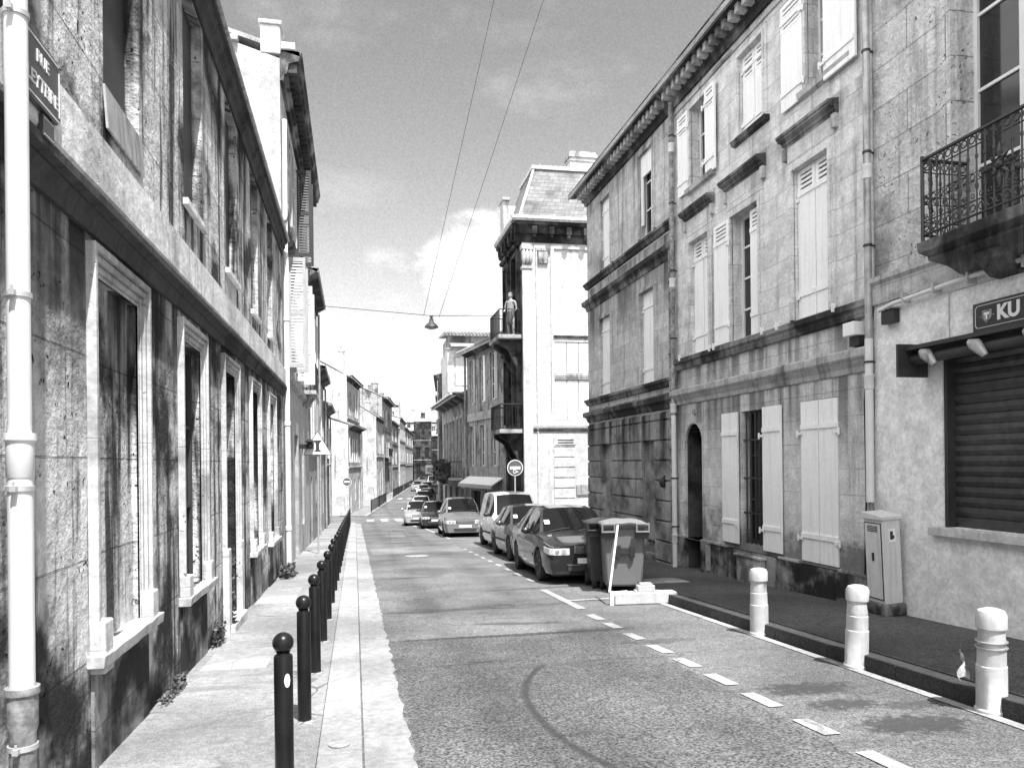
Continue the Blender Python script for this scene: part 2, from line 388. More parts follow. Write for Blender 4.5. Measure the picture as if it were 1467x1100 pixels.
class Fac:
    """a facade from P0 to P1 (2-D), outward side on the right of the walk; local x along it, -y outward, z absolute"""
    def __init__(s, P0, P1, root=None):
        s.P0 = Vector((P0[0], P0[1], 0)); s.P1 = Vector((P1[0], P1[1], 0)); d = s.P1-s.P0
        s.L = d.length; s.a = d.normalized(); s.n = Vector((s.a.y, -s.a.x, 0)); s.ang = math.atan2(d.y, d.x)
        s.M = Matrix.Translation(s.P0) @ Matrix.Rotation(s.ang, 4, 'Z')
        s.root = root
    def uz(s, px, py, d=0.):
        r = ray(px, py); P = s.P0 + s.n*d
        k = (P-CAM).dot(s.n)/r.dot(s.n); p = CAM + r*k
        return (p-P).dot(s.a), p.z
    def u(s, px, d=0.): return s.uz(px, 600, d)[0]
    def geo(s): return Geo(s.M)
    def gz(s, u): return gz((s.P0+s.a*u).y)
    def ring(s, px0, px1, yt, yb, d=0.):
        """opening from two pixel columns (either order) and top/bottom pixel rows at the nearer column"""
        ua, zt = s.uz(px0, yt, d); _, zb = s.uz(px0, yb, d); ub = s.uz(px1, 600, d)[0]
        return (min(ua, ub), max(ua, ub), zb, zt)
def building(name, label, f, cat='house', group=None):
    z = min(gz(f.P0.y), gz(f.P1.y)); c = f.P0
    r = thing(name, label, cat, (c.x, c.y, z), f.ang, group)
    f.root = r; return r

def wallgeo(f, zb, zt, ops, depth=8., x0=0., x1=None, back=True, dfront=0., roofz=None):
    g = f.geo(); x1 = f.L if x1 is None else x1; y = -dfront
    xs = sorted({x0, x1} | {v for o in ops for v in o[:2] if x0 < v < x1}); zs = sorted({zb, zt} | {v for o in ops for v in o[2:4] if zb < v < zt})
    for i in range(len(xs)-1):
        for j in range(len(zs)-1):
            cx = (xs[i]+xs[i+1])/2; cz = (zs[j]+zs[j+1])/2
            if any(o[0] < cx < o[1] and o[2] < cz < o[3] for o in ops): continue
            g.quad((xs[i],y,zs[j]), (xs[i+1],y,zs[j]), (xs[i+1],y,zs[j+1]), (xs[i],y,zs[j+1]))
    for o in ops:
        a, b_, c, d = max(o[0], x0), min(o[1], x1), max(o[2], zb), min(o[3], zt); r = o[4] if len(o) > 4 else .22
        g.quad((a,y,c),(a,y+r,c),(a,y+r,d),(a,y,d)); g.quad((b_,y,c),(b_,y,d),(b_,y+r,d),(b_,y+r,c))
        g.quad((a,y,d),(a,y+r,d),(b_,y+r,d),(b_,y,d)); g.quad((a,y,c),(b_,y,c),(b_,y+r,c),(a,y+r,c))
        g.quad((a,y+r,c),(b_,y+r,c),(b_,y+r,d),(a,y+r,d))
    if back:
        g.quad((x0,y,zb),(x0,y,zt),(x0,depth,zt),(x0,depth,zb)); g.quad((x1,y,zb),(x1,depth,zb),(x1,depth,zt),(x1,y,zt))
        g.quad((x0,depth,zb),(x0,depth,zt),(x1,depth,zt),(x1,depth,zb)); g.quad((x0,y,zt),(x1,y,zt),(x1,depth,zt),(x0,depth,zt))
        if roofz:   # gable triangles up to the ridge
            h = depth/2
            for x in (x0, x1): g.quad((x, y, zt), (x, h, roofz), (x, depth, zt))
    return g
def roofgeo(f, zt, zr, depth, ov=.3, x0=0., x1=None, thick=.1):
    g = f.geo(); x1 = f.L if x1 is None else x1; h = depth/2; sl = (zr-zt)/h
    a = (-ov, zt-ov*sl); b_ = (h, zr)
    g.add([(x0,a[0],a[1]),(x1,a[0],a[1]),(x1,h,zr),(x0,h,zr),(x0,a[0],a[1]+thick),(x1,a[0],a[1]+thick),(x1,h,zr+thick),(x0,h,zr+thick)],
          [(0,3,2,1),(4,5,6,7),(0,1,5,4),(1,2,6,5),(2,3,7,6),(3,0,4,7)])
    g.add([(x0,h,zr),(x1,h,zr),(x1,depth+ov,a[1]),(x0,depth+ov,a[1]),(x0,h,zr+thick),(x1,h,zr+thick),(x1,depth+ov,a[1]+thick),(x0,depth+ov,a[1]+thick)],
          [(0,3,2,1),(4,5,6,7),(0,1,5,4),(1,2,6,5),(2,3,7,6),(3,0,4,7)])
    return g
def tilerows(f, zt, ov, x0, x1, r=.07, step=.2, L=1.2, slope=.35, d0=None):
    """half-round tile ends along the eaves"""
    g = f.geo(); n = int((x1-x0)/step)
    for i in range(n):
        x = x0+(i+.5)*step
        g.tube([(x, -ov-.03, zt+.03), (x, -ov+L, zt+.03+L*slope)], r, 6)
    return g
def window(f, o, rd=.22, cols=2, rows=4, mat=None, bar=.035, name='window', inset=.05, curtain=False):
    a, b_, c, d = o[:4]; y = rd-inset; g = f.geo()
    fr = .05
    g.box(a,a+fr,y-.03,y+.03,c,d); g.box(b_-fr,b_,y-.03,y+.03,c,d); g.box(a+fr,b_-fr,y-.029,y+.029,d-fr,d); g.box(a+fr,b_-fr,y-.029,y+.029,c,c+fr*1.4)
    for i in range(1, cols): x = a+(b_-a)*i/cols; g.box(x-bar, x+bar, y-.027, y+.027, c+fr, d-fr)
    for j in range(1, rows): z = c+(d-c)*j/rows; g.box(a+fr, b_-fr, y-.02, y+.02, z-bar*.5, z+bar*.5)
    w = mkobj(name, g, mat or M_frame, f.root)
    p = f.geo(); p.box(a+.01,b_-.01,y+.004,y+.012,c+.01,d-.01)
    mkobj('pane', p, M_glass, w)
    return w
def leaf(f, a, b_, c, d, y, mat=None, louv=True, battens=(.16, .84), name='shutter', full=False, th=.035, hinge=None):
    """one shutter leaf; y is the front-face depth (negative outward)"""
    g = f.geo(); zl = d-.42 if louv else d; st = .07
    if b_-a < .2: st = .03
    if full:
        g.box(a,a+st,y,y+th,c,d); g.box(b_-st,b_,y,y+th,c,d)
        n = max(4, int((d-c)/.075))
        for k in (0, .5, 1):
            zc = c+(d-c)*k; z0 = min(max(zc-.05, c), d-.1); g.box(a+st, b_-st, y, y+th, z0, z0+.1)
        for i in range(n):
            z = c+(d-c)*(i+.5)/n
            g.hexa([(a+st,y+.002,z-.028),(b_-st,y+.002,z-.028),(b_-st,y+.012,z-.028),(a+st,y+.012,z-.028),(a+st,y+th-.012,z+.02),(b_-st,y+th-.012,z+.02),(b_-st,y+th-.002,z+.02),(a+st,y+th-.002,z+.02)])
    else:
        # boards with fine gaps
        nb = max(1, round((b_-a)/.13)); w = (b_-a)/nb
        for i in range(nb): g.box(a+i*w+.0015, a+(i+1)*w-.0015, y+.004, y+th, c, zl)
        if louv:
            g.box(a,a+st,y,y+th,zl,d); g.box(b_-st,b_,y,y+th,zl,d); g.box(a+st,b_-st,y,y+th,d-.06,d); g.box(a+st, b_-st, y, y+th, zl, zl+.05)
            for i in range(4):
                z = zl+.085+i*.07
                g.box(a+st, b_-st, y+.006, y+th-.006, z, z+.035)
        for k in battens:
            z = c+(d-c)*k; g.box(a+.01, b_-.01, y-.016, y+.004, z-.035, z+.035)
    o = mkobj(name, g, mat or M_shut, f.root)
    if hinge is not None:
        h = f.geo()
        for k in (.14, .8):
            z = c+(d-c)*k; x = a if hinge < 0 else b_
            h.box(x-.05, x+.05, y-.03, y-.008, z-.02, z+.02); h.tube([(x+hinge*.06, y-.02, z-.05), (x+hinge*.06, y-.02, z+.05)], .016, 6)
        mkobj('hinge', h, M_sign, o)
    return o
def closed(f, o, y=.06, **kw):
    a, b_, c, d = o[:4]; m_ = (a+b_)/2
    leaf(f, a+.01, m_-.006, c+.01, d-.01, y, hinge=-1, **kw); leaf(f, m_+.006, b_-.01, c+.01, d-.01, y+.004, hinge=1, **kw)
def band(f, prof, z, x0=0., x1=None, mat=None, name='cornice', dz=0., m0=0, m1=0, smooth=None):
    g = f.geo(); g.prism([(d, z+h) for d, h in prof], x0, f.L if x1 is None else x1, dz, m0, m1)
    return mkobj(name, g, mat or M_cornice, f.root)
def surround(f, o, w=.14, d=.05, mat=None, name='window_surround', sill=True):
    a, b_, c, e = o[:4]; g = f.geo()
    g.box(a-w,a,-d,.01,c,e); g.box(b_,b_+w,-d,.01,c,e); g.box(a-w,b_+w,-d-.002,.01,e,e+w)
    g.box(a-w*.45,a,-d-.02,-d,c,e+.0); g.box(b_,b_+w*.45,-d-.02,-d,c,e); g.box(a-w*.45,b_+w*.45,-d-.022,-d,e,e+w*.45)
    return mkobj(name, g, mat or M_r2, f.root)
def downpipe(name, x, y, z0, z1, r, mat, label, dx=0., joints=(), shoe=None, brack=True, smooth=35):
    root = thing(name, label, 'downpipe', (x, y, z0), 0)
    g = Geo(); g.tube([(x+dx*0, y, z0), (x, y, z1)], r, 16); o = mkobj('pipe', g, mat, root, smooth=smooth)
    for z in joints:
        g = Geo(); g.lathe([(r+.004, z-.09), (r+.012, z-.085), (r+.012, z+.06), (r+.02, z+.065), (r+.02, z+.09), (r+.003, z+.092)], (x, y, 0), 18); mkobj('collar', g, mat, root, smooth=35)
    return root
def bracket(root, x, y, z, r, mat):
    g = Geo(); g.lathe([(r+.001, z-.014), (r+.007, z-.013), (r+.007, z+.013), (r+.001, z+.014)], (x, y, 0), 18)
    g.box(x+.0, x+r+.05, y-.01, y+.01, z-.012, z+.012) if False else None
    g.box(x-.012, x+.012, y-r-.04, y-r+.002, z-.02, z+.02)
    mkobj('bracket', g, mat, root)
def railing(f, x0, x1, z0, z1, d, root=None, step=.11, ornate=False, side=.0, name='railing', mat=None, scroll=True, ret=None):
    g = f.geo(); y = -d
    runs = [((x0, y), (x1, y))]
    if side: runs += [((x0, y), (x0, y+side)), ((x1, y), (x1, y+side))]
    for (xa, ya), (xb, yb) in runs:
        L = math.hypot(xb-xa, yb-ya); n = max(1, round(L/step))
        P = lambda t, z: (xa+(xb-xa)*t, ya+(yb-ya)*t, z)
        g.tube([P(0, z1), P(1, z1)], .022, 6); g.tube([P(0, z0+.06), P(1, z0+.06)], .014, 6)
        for i in range(n+1):
            g.tube([P(i/n, z0), P(i/n, z1)], .011 if not ornate else .010, 5)
        if ornate:
            dx = ((xb-xa)/L, (yb-ya)/L, 0)
            g.tube([P(0, z1-.13), P(1, z1-.13)], .008, 5); g.tube([P(0, z0+.2), P(1, z0+.2)], .008, 5)
            mz = (z0+z1)/2
            g.tube([P(0, mz-.04), P(1, mz-.04)], .006, 4); g.tube([P(0, mz+.04), P(1, mz+.04)], .006, 4)
            for i in range(n):
                t = (i+.5)/n
                g.torus(P(t, z1-.065), .036, .008, dx, (0,0,1), 10); g.torus(P(t, z0+.13), .034, .008, dx, (0,0,1), 10)
                g.torus(P(t, mz), .03, .007, dx, (0,0,1), 10)
                g.ball(P(i/n, z0+.34), .018, .018, .045, 6, 5); g.ball(P(i/n, z1-.24), .016, .016, .035, 6, 5)
                g.torus(P(t, z0+.25), .022, .006, dx, (0,0,1), 8)
    return mkobj(name, g, mat or M_iron, root or f.root)
# ================================================================== GROUND
def sheet(x0, x1, nx, ys, off, jitter=None):
    g = Geo(); nx_ = nx+1
    for y in ys:
        for i in range(nx_):
            x = x0+(x1-x0)*i/nx; g.v.append(Vector((x, y, gz(y)+off)))
    for j in range(len(ys)-1):
        for i in range(nx): a = j*nx_+i; g.f.append((a, a+1, a+1+nx_, a+nx_))
    return g
ys = [-30, -6] + [i*2. for i in range(0, 30)] + [62, 70, 90, 130, 200, 300, 600, 1500]
struct('ground', sheet(-600, 600, 4, ys, -.30), M_conc)
ysr = [-6+i*1.0 for i in range(0, 66)] + [65, 80, 100, 140, 200, 300]
struct('road', sheet(-45, 60, 6, ysr, -.06), M_road)
def slab(t0, t1, s0, s1, top, th=.3, step=1., jit0=0., jit1=0., sheet_only=False):
    """street-following slab between two offsets from the near kerb line"""
    g = Geo(); n = max(1, int((s1-s0)/step)); rows = []
    ss = sorted(set([s0+(s1-s0)*i/n for i in range(n+1)] + ([50.] if s0 < 50 < s1 else [])))
    for s in ss:
        a = S(s, t0+random.uniform(-1,1)*jit0); b_ = S(s, t1+random.uniform(-1,1)*jit1)
        rows.append((a, b_))
    vs = []
    for a, b_ in rows:
        for p in (a, b_): vs.append((p.x, p.y, gz(p.y)+top))
        if not sheet_only:
            for p in (a, b_): vs.append((p.x, p.y, gz(p.y)+top-th))
    k = 2 if sheet_only else 4; fs = []
    for i in range(len(rows)-1):
        o = i*k; q = o+k
        fs.append((o, o+1, q+1, q))
        if not sheet_only: fs += [(o, q, q+2, o+2), (o+1, o+3, q+3, q+1)]
    if not sheet_only: e = (len(rows)-1)*k; fs += [(0,2,3,1), (e,e+1,e+3,e+2)]
    g.add(vs, fs); return g
# left footway, kerb stones and gutter
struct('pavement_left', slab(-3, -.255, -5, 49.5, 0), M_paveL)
g = Geo()
s = -5.
while s < 49.3:
    L_ = random.choice((.95, 1.1, 1.25)); e = min(s+L_, 49.4)
    q = slab(-.25, .03, s, e-.008, .012+random.uniform(-.003,.003), .3, step=.6); g.add(q.v, q.f); s = e
struct('kerb_left', g, M_granite, bevel=.006)
struct('gutter', slab(.045, .36, -5, 49.4, -.047, .05, step=.13, jit1=.022), M_gutter)
struct('pavement_left_far', slab(-3, -.2, 57.5, 190, 0), M_paveL)
struct('kerb_left_far', slab(-.19, 0.05, 57.3, 190, .012), M_granite)
# right footways
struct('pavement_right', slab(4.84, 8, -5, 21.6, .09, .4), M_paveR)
g = Geo(); s = -5.
while s < 21.6:
    e = min(s+1.0, 21.7); q = slab(4.68, 4.83, s, e-.008, .082, .4, step=.5); g.add(q.v, q.f); s = e
struct('kerb_right', g, M_kerbR, bevel=.01)
struct('pavement_right_far', slab(5.0, 12, 28.6, 41, .06, .4), M_slab)
struct('pavement_right_beyond', slab(4.6, 8, 41, 190, .06, .4), M_slab)
# markings
g = Geo(); yy_ = -5.; rows = []
while yy_ < 9.25:
    rows.append((.37+random.uniform(-.03,.03), 3.12+random.uniform(-.015,.015), yy_)); yy_ += .15
rows.append((.36, 3.12, 9.22))
for a_, b_, y_ in rows: g.v += [Vector((a_, y_, gz(y_)-.057)), Vector((b_, y_+random.uniform(-.01,.01), gz(y_)-.057))]
for i in range(len(rows)-1): g.f.append((2*i, 2*i+1, 2*i+3, 2*i+2))
struct('road_patch', g, M_patch)
g = Geo(); g.v += [Vector((x, y, gz(y)-.0565)) for x, y in ((.5,23.0),(3.3,23.4),(3.4,26.4),(.45,26.2))]; g.f.append((0,1,2,3)); struct('road_patch', g, M_slab if False else asphalt('pale worn asphalt', .18, .3, 60, .3, .3))
def mark(name, pts, off=-.052, mat=None):
    g = Geo(); g.add([(p[0], p[1], gz(p[1])+off) for p in pts], [tuple(range(len(pts)))]); return struct(name, g, mat or M_paint)
for s0, s1 in ((4.78,5.16),(5.5,5.94),(6.22,6.64),(6.95,7.35),(7.63,8.07),(8.42,8.83),(9.2,9.62),(9.88,10.36),(4.05,4.42)):
    mark('lane_dash', [(3.17,s0),(3.30,s0),(3.28,s1),(3.15,s1)])
mark('bay_line', [(3.2,10.9),(3.33,10.9),(3.33,13.3),(3.21,13.3)])
mark('bay_line', [(3.3,11.75),(4.66,11.75),(4.66,11.87),(3.3,11.87)], -.050)
mark('edge_line', [(4.56,-3),(4.655,-3),(4.64,11.2),(4.54,11.2)])
for i in range(9): mark('bay_line', [(3.35,14.6+i*1.15),(3.45,14.6+i*1.15),(3.45,15.15+i*1.15),(3.35,15.15+i*1.15)])
P_ = [gp(*q, off=-.06) for q in ((605,746),(622,758),(640,772),(690,774))]
for a, b_ in zip([gp(*q, off=-.06) for q in ((606,756),(645,772))], [gp(*q, off=-.06) for q in ((645,772),(688,773))]):
    mark('bay_line', [(a.x-.06,a.y-.06),(b_.x-.06,b_.y-.08),(b_.x+.06,b_.y+.08),(a.x+.06,a.y+.06)])
for a, b_ in (((583,741),(588,752)),((588,752),(607,757))):
    a = gp(*a, off=-.06); b_ = gp(*b_, off=-.06); mark('bay_line', [(a.x-.1,a.y-.1),(b_.x-.1,b_.y-.1),(b_.x+.1,b_.y+.1),(a.x+.1,a.y+.1)])
for i in range(5):   # zebra crossing beyond the side street
    x = .75+i*.95; mark('crossing_bar', [(x,51.2),(x+.5,51.2),(x+.5,54.0),(x,54.0)])
for i in range(4):
    a = S(84, .5+i*1.0); b_ = S(84, 1.0+i*1.0); c = S(87, 1.0+i*1.0); d = S(87, .5+i*1.0); mark('crossing_bar', [(a.x,a.y),(b_.x,b_.y),(c.x,c.y),(d.x,d.y)])
# covers and plates let into the ground
def disc(name, px, py, rx, ry, mat, label, cat, off=-.06, th=.006):
    p = gp(px, py, off); g = Geo(); n = 20
    g.add([(p.x+rx*math.cos(2*math.pi*i/n), p.y+ry*math.sin(2*math.pi*i/n), gz(p.y+ry*math.sin(2*math.pi*i/n))+off+h) for h in (.0, th) for i in range(n)],
          [tuple(range(n, 2*n))]+[(i,(i+1)%n,n+(i+1)%n,n+i) for i in range(n)])
    return single(name, g, mat, label, cat)
M_manh = plain('iron cover', .10, .5, .4, var=.5, scale=30, bmp=.5)
disc('manhole_cover', 592, 768, .36, .36, M_manh, 'round dark iron cover in the road beyond the parking bays', 'manhole cover')
disc('manhole_cover', 718, 868, .22, .22, M_manh, 'small dark iron cover in mid road left of the wheelie bins', 'manhole cover')
disc('drain_cap', 486, 1066, .07, .07, M_granite, 'small round cap set in the near left kerb stone', 'cover', off=.018)
disc('manhole_cover', 597, 796, .34, .34, M_slab, 'pale round cover in the left half of the road', 'manhole cover')
for px0, py0, px1, py1, off, nm in ((285,930,330,962,0,'pale concrete cellar slab under the second ground floor window'),(362,842,420,866,0,'pale square slab in the footway beyond the blocked sills'),(930,826,1000,836,.09,'pale rectangular plate in the dark right footway')):
    a = gp(px0, py1, off); b_ = gp(px1, py0, off)
    x0, x1 = (a.x+.0, a.x+.62) if off == 0 else (a.x, a.x+.75); g = Geo(); y0, y1 = sorted((a.y, b_.y))
    x0 = max(x0, -1.56) if off == 0 else x0
    g.hexa([(x0,y0,gz(y0)+off-.02),(x1,y0,gz(y0)+off-.02),(x1,y1,gz(y1)+off-.02),(x0,y1,gz(y1)+off-.02),(x0,y0,gz(y0)+off+.005),(x1,y0,gz(y0)+off+.005),(x1,y1,gz(y1)+off+.005),(x0,y1,gz(y1)+off+.005)])
    single('slab', g, M_slab, nm, 'slab')

# ================================================================== LEFT NEAR HOUSE
f = Fac((-1.6, -4), (-1.6, 18.3))
r = building('old_stone_house', 'long two storey soot streaked stone house nearest on the left', f)
low = []; 
for (a, b_, zt, zb) in ((5.30,6.26,2.86,.50),(7.77,8.67,2.86,.43),(10.13,11.06,2.86,.36),(12.68,13.57,2.86,.30),(15.2,16.15,2.86,.2)):
    low.append((a+4, b_+4, zb if a != 10.13 else -.34, zt, .17))
door3 = None
upw = [(a+4, b_+4, zb, 6.42, .3) for a, b_, zb in ((3.0-.0,3.9,4.15),(5.5,6.36,4.12),(7.95,8.87,4.25),(10.44,11.4,4.2),(12.9,13.8,4.15),(15.3,16.2,4.15))]
op = low + upw
mkobj('wall', wallgeo(f, -1.6, 6.8, op, 8., roofz=9.0), M_left, r)
# string course: pale flat band over a dark moulding
g = f.geo(); g.prism([(.0,3.22),(.07,3.24),(.09,3.27),(.09,3.60),(.03,3.66),(0,3.67)], 0, f.L, .22); mkobj('string_course', g, M_leftband, r)
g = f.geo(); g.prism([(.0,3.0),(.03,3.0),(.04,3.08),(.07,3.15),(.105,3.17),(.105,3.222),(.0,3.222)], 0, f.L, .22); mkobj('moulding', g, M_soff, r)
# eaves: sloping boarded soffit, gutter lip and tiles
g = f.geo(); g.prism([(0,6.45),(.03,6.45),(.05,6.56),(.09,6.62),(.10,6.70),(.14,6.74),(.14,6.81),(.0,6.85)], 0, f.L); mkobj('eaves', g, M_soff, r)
g = f.geo(); g.tube([(0,-.155,6.80),(f.L,-.155,6.80)], .035, 8); mkobj('roof_gutter', g, M_zinc, r, smooth=40)
rf = mkobj('roof', roofgeo(f, 6.85, 9.15, 8., .12), M_tile, r)
mkobj('tile_edge', tilerows(f, 6.84, .11, 0, f.L, .035, .22, .5, .6), M_tile, rf, smooth=50)
# moulded window frames on the ground floor, each with worn end blocks and a slab sill
for i, o in enumerate(low):
    a, b_, c, d, rd = o; g = f.geo()
    for (w, dep) in ((.18, .058), (.125, .036), (.075, .016), (.03, .004)):
        w2 = w-.045 if w > .05 else 0
        g.box(a-w, a-w2, -dep, .02, c+.0, d+w); g.box(b_+w2, b_+w, -dep, .02, c, d+w); g.box(a-w2, b_+w2, -dep, .02, d+w2, d+w)
    mkobj('window_surround', g, M_trimL, r, bevel=.006)
    zs = c-.0
    g = f.geo(); n = 8; pts = []
    x0, x1 = a-.24, b_+.24
    if i == 2: c = zs = .62
    dd = [(.12+random.uniform(-.014,.01)) for _ in range(n+1)]
    top = [(x0+(x1-x0)*k/n, -dd[k]) for k in range(n+1)]
    vs = [(x,y,zs+.004) for x,y in top]+[(x, .0, zs+.004) for x,_ in top]+[(x,y+.01,zs-.075) for x,y in top]+[(x,.0,zs-.075) for x,_ in top]
    m_ = n+1; fs = []
    for k in range(n): fs += [(k,k+1,m_+k+1,m_+k),(2*m_+k,3*m_+k,3*m_+k+1,2*m_+k+1),(k,2*m_+k,2*m_+k+1,k+1),(m_+k,m_+k+1,3*m_+k+1,3*m_+k)]
    fs += [(0,m_,3*m_,2*m_),(n,2*m_+n,3*m_+n,m_+n)]
    if i == 2:      # the doorway: stone feet and a worn step instead of a sill
        g = f.geo(); g.box(a-.2, a+.0, -.08, .0, -.8, .62); g.box(b_+.0, b_+.2, -.08, .0, -.8, .62); mkobj('door_foot', g, M_trimL, r, bevel=.012)
        g = f.geo(); g.box(a-.1, b_+.1, -.13, .2, -.8, -.335); mkobj('doorstep', g, M_trimL, r, bevel=.01)
        g = f.geo(); g.box(a, b_, .12, .168, -.34, d); dd_ = mkobj('door', g, M_shutd, r); continue
    g.add(vs, fs); sl = mkobj('sill', g, M_trimL, r, bevel=.006)
    g = f.geo(); g.box(a-.19, a-.02, -.095, .0, zs-(.12 if i==0 else -.002), zs+.20); g.box(b_+.02, b_+.18, -.09, .0, zs+.002, zs+.20); mkobj('end_block', g, M_trimL, sl, bevel=.012)
    g = f.geo(); g.box(a-.16, b_+.16, -.02, .01, -1.6, zs-.078); mkobj('sill_shade_apron', g, M_plinth, r)  # dark material puts the sill's cast shadow into the wall colour
    if i == 0:
        g = f.geo(); g.box(a+.0, b_-.0, .05, .16, c, d); mkobj('stone_infill', g, M_left, r)
    else:
        window(f, o, .17, 2, 3, M_shutd)
for i, o in enumerate(upw):
    a, b_, c, d, rd = o
    g = f.geo(); g.box(a+.002, b_-.002, .10, .16, c, d); mkobj('shutter', g, M_shutd, r)
    if i == 1:
        g = f.geo(); g.hexa([(a-.02,-.035,c-.24),(b_+.02,-.035,c-.24),(b_+.02,-.02,c-.24),(a-.02,-.02,c-.24),(a-.02,-.015,c+.05),(b_+.02,-.015,c+.05),(b_+.02,.0,c+.05),(a-.02,.0,c+.05)]); mkobj('sill_flashing', g, M_zinc, r)
    else:
        g = f.geo(); g.box(a-.05, b_+.05, -.05, .1, c-.07, c); mkobj('sill', g, M_leftband, r, bevel=.008)
# street name plate and house number
root = thing('street_sign', 'dark enamel street name plate reading RUE LEYTEIRE beside the near white pipe', 'street sign', (-1.50, 3.9, 3.41), R(90))
f2 = Fac((-1.508, 3.91), (-1.508, 4.37), root); MWs = f2
ZS = -.215
g = f2.geo(); g.poly([(x_, z_+ZS) for x_, z_ in [(0.04,3.62),(.42,3.62),(.46,3.66),(.46,3.90),(.42,3.94),(.04,3.94),(0,3.90),(0,3.66)]], -.03, 0); mkobj('plate', g, M_signd, root)
g = f2.geo()
for (x0,x1,z0,z1) in ((.03,.43,3.635,3.643),(.03,.43,3.917,3.925),(.015,.022,3.665,3.895),(.438,.445,3.665,3.895)): g.box(x0,x1,-.034,-.029,z0+ZS,z1+ZS)
mkobj('border', g, M_frame, root)
mt = lambda x, z: f2.M @ Matrix.Translation((x, -.032, z+ZS)) @ Matrix.Rotation(R(90), 4, 'X')
mkobj('lettering', textgeo('RUE', .085, mt(.23, 3.845), .003, .001), M_frame, root); mkobj('lettering', textgeo('LEYTEIRE', .095, mt(.23, 3.72), .003, .001), M_frame, root)
root = thing('house_number', 'small dark number plate fixed below the street name plate', 'number plate', (-1.50, 4.17, 3.28), R(90))
f2 = Fac((-1.508, 4.17), (-1.508, 4.31), root); g = f2.geo(); g.box(0,.14,-.02,0,3.29,3.395); mkobj('plate', g, M_signd, root)
g = f2.geo()
for (x0,x1,z0,z1) in ((.012,.128,3.30,3.304),(.012,.128,3.381,3.385)): g.box(x0,x1,-.023,-.019,z0,z1)
mkobj('border', g, M_frame, root)
# near white downpipe with clips, collar and cast iron foot
X_, Y_ = -1.425, 3.70
root = thing('downpipe', 'thick white downpipe with cast iron foot at the near left corner', 'downpipe', (X_, Y_, gz(Y_)))
g = Geo(); g.tube([(X_, Y_, .68), (X_, Y_, 1.72)], .050, 24); g.tube([(X_, Y_, 1.68), (X_, Y_, 8.5)], .046, 24); mkobj('pipe', g, M_pipew, root, smooth=40)
g = Geo(); g.lathe([(.048,1.60),(.055,1.61),(.055,1.76),(.064,1.77),(.064,1.80),(.047,1.802)], (X_, Y_, 0), 24); mkobj('collar', g, M_pipew, root, smooth=35)
g = Geo(); g.lathe([(.053,gz(Y_)-.1),(.053,.50),(.06,.53),(.06,.66),(.068,.67),(.068,.70),(.051,.705)], (X_, Y_, 0), 24); mkobj('cast_iron_foot', g, M_cast, root, smooth=35)
for z in (3.62, 2.40, 1.56, .44): 
    g = Geo(); rr_ = .047 if z > 1.7 else (.051 if z > .6 else .054)
    g.lathe([(rr_, z-.012),(rr_+.006, z-.011),(rr_+.006, z+.011),(rr_, z+.012)], (X_, Y_, 0), 24); g.tube([(X_+.0, Y_-rr_-.02, z-.02), (X_, Y_-rr_-.02, z+.03)], .006, 6); g.box(X_-.012, X_+.012, Y_-rr_-.03, Y_-rr_, z-.012, z+.012)
    mkobj('clip', g, M_galv, root, smooth=35)

# ================================================================== LEFT TALLER HOUSE
f = Fac((-1.6, 18.35), (-1.6, 28.2))
r = building('tall_townhouse', 'tall three storey townhouse on the left with pale sunlit gable and deep dark cornice', f)
upS = [(1.2,2.25,4.25,6.6,.2),(4.3,5.35,4.25,6.6,.2),(7.2,8.25,4.25,6.6,.2)]
up2 = [(1.2,2.25,7.8,9.9,.2),(4.3,5.35,7.8,9.9,.2),(7.2,8.25,7.8,9.9,.2)]
gr = [(1.0,2.1,-1.0,2.3,.25),(3.4,4.8,-1.05,2.5,.3),(6.3,7.3,-.2,2.3,.25)]
mkobj('wall', wallgeo(f, -2.2, 11.0, gr+upS+up2, 9., roofz=12.3), M_gable, r)
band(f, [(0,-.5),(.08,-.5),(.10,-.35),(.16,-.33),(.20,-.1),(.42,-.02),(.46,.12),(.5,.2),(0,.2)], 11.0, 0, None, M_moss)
g = f.geo()
for i in range(int(f.L/.3)): g.box(i*.3+.06, i*.3+.2, -.38, -.18, 10.72, 10.92)
mkobj('modillions', g, M_soff, r)
mkobj('roof', roofgeo(f, 11.2, 12.4, 9., .45), M_tile, r)
band(f, [(0,-.05),(.12,0),(.14,.12),(0,.14)], 3.7, mat=M_cornice, name='string_course'); band(f, [(0,-.05),(.12,0),(.14,.1),(0,.12)], 7.3, mat=M_cornice, name='string_course')
for o in upS+up2: window(f, o, .2)
for o in gr: window(f, o, .25, 2, 3, M_shutd)
for k, o in enumerate(upS+up2):
    w = (o[1]-o[0])/2
    surround(f, o, .12, .04, M_trimL)
    if k in (2, 3, 5):
        leaf(f, o[0]-w-.02, o[0]-.02, o[2]+.02, o[3]-.02, -.09, full=True, name='shutter', mat=M_shut if k in (0, 2) else M_shutg); leaf(f, o[1]+.02, o[1]+w+.02, o[2]+.02, o[3]-.02, -.09, full=True, name='shutter', mat=M_shutg)
    else:   # leaves standing straight out from the wall
        for u_ in (o[0]-.02, o[1]+.02):
            q = f.M @ Vector((u_, -.04, 0)); q2 = f.M @ Vector((u_, -.46, 0)); F_ = Fac((q.x, q.y), (q2.x, q2.y) if False else (q.x+.42, q.y)); F_.root = r
            leaf(F_, 0, .42, o[2]-.2, o[3]+.15, 0, full=True, mat=M_shut if k == 1 else (M_shutd if k == 4 else M_shutg))
    if k < 3:
        g = f.geo(); g.prism([(0,0),(.18,.1),(.22,.22),(0,.26)], o[0]-.3, o[1]+.3); 
        for v in g.v: v.z += o[3]+.25
        mkobj('window_hood', g, M_moss, r)
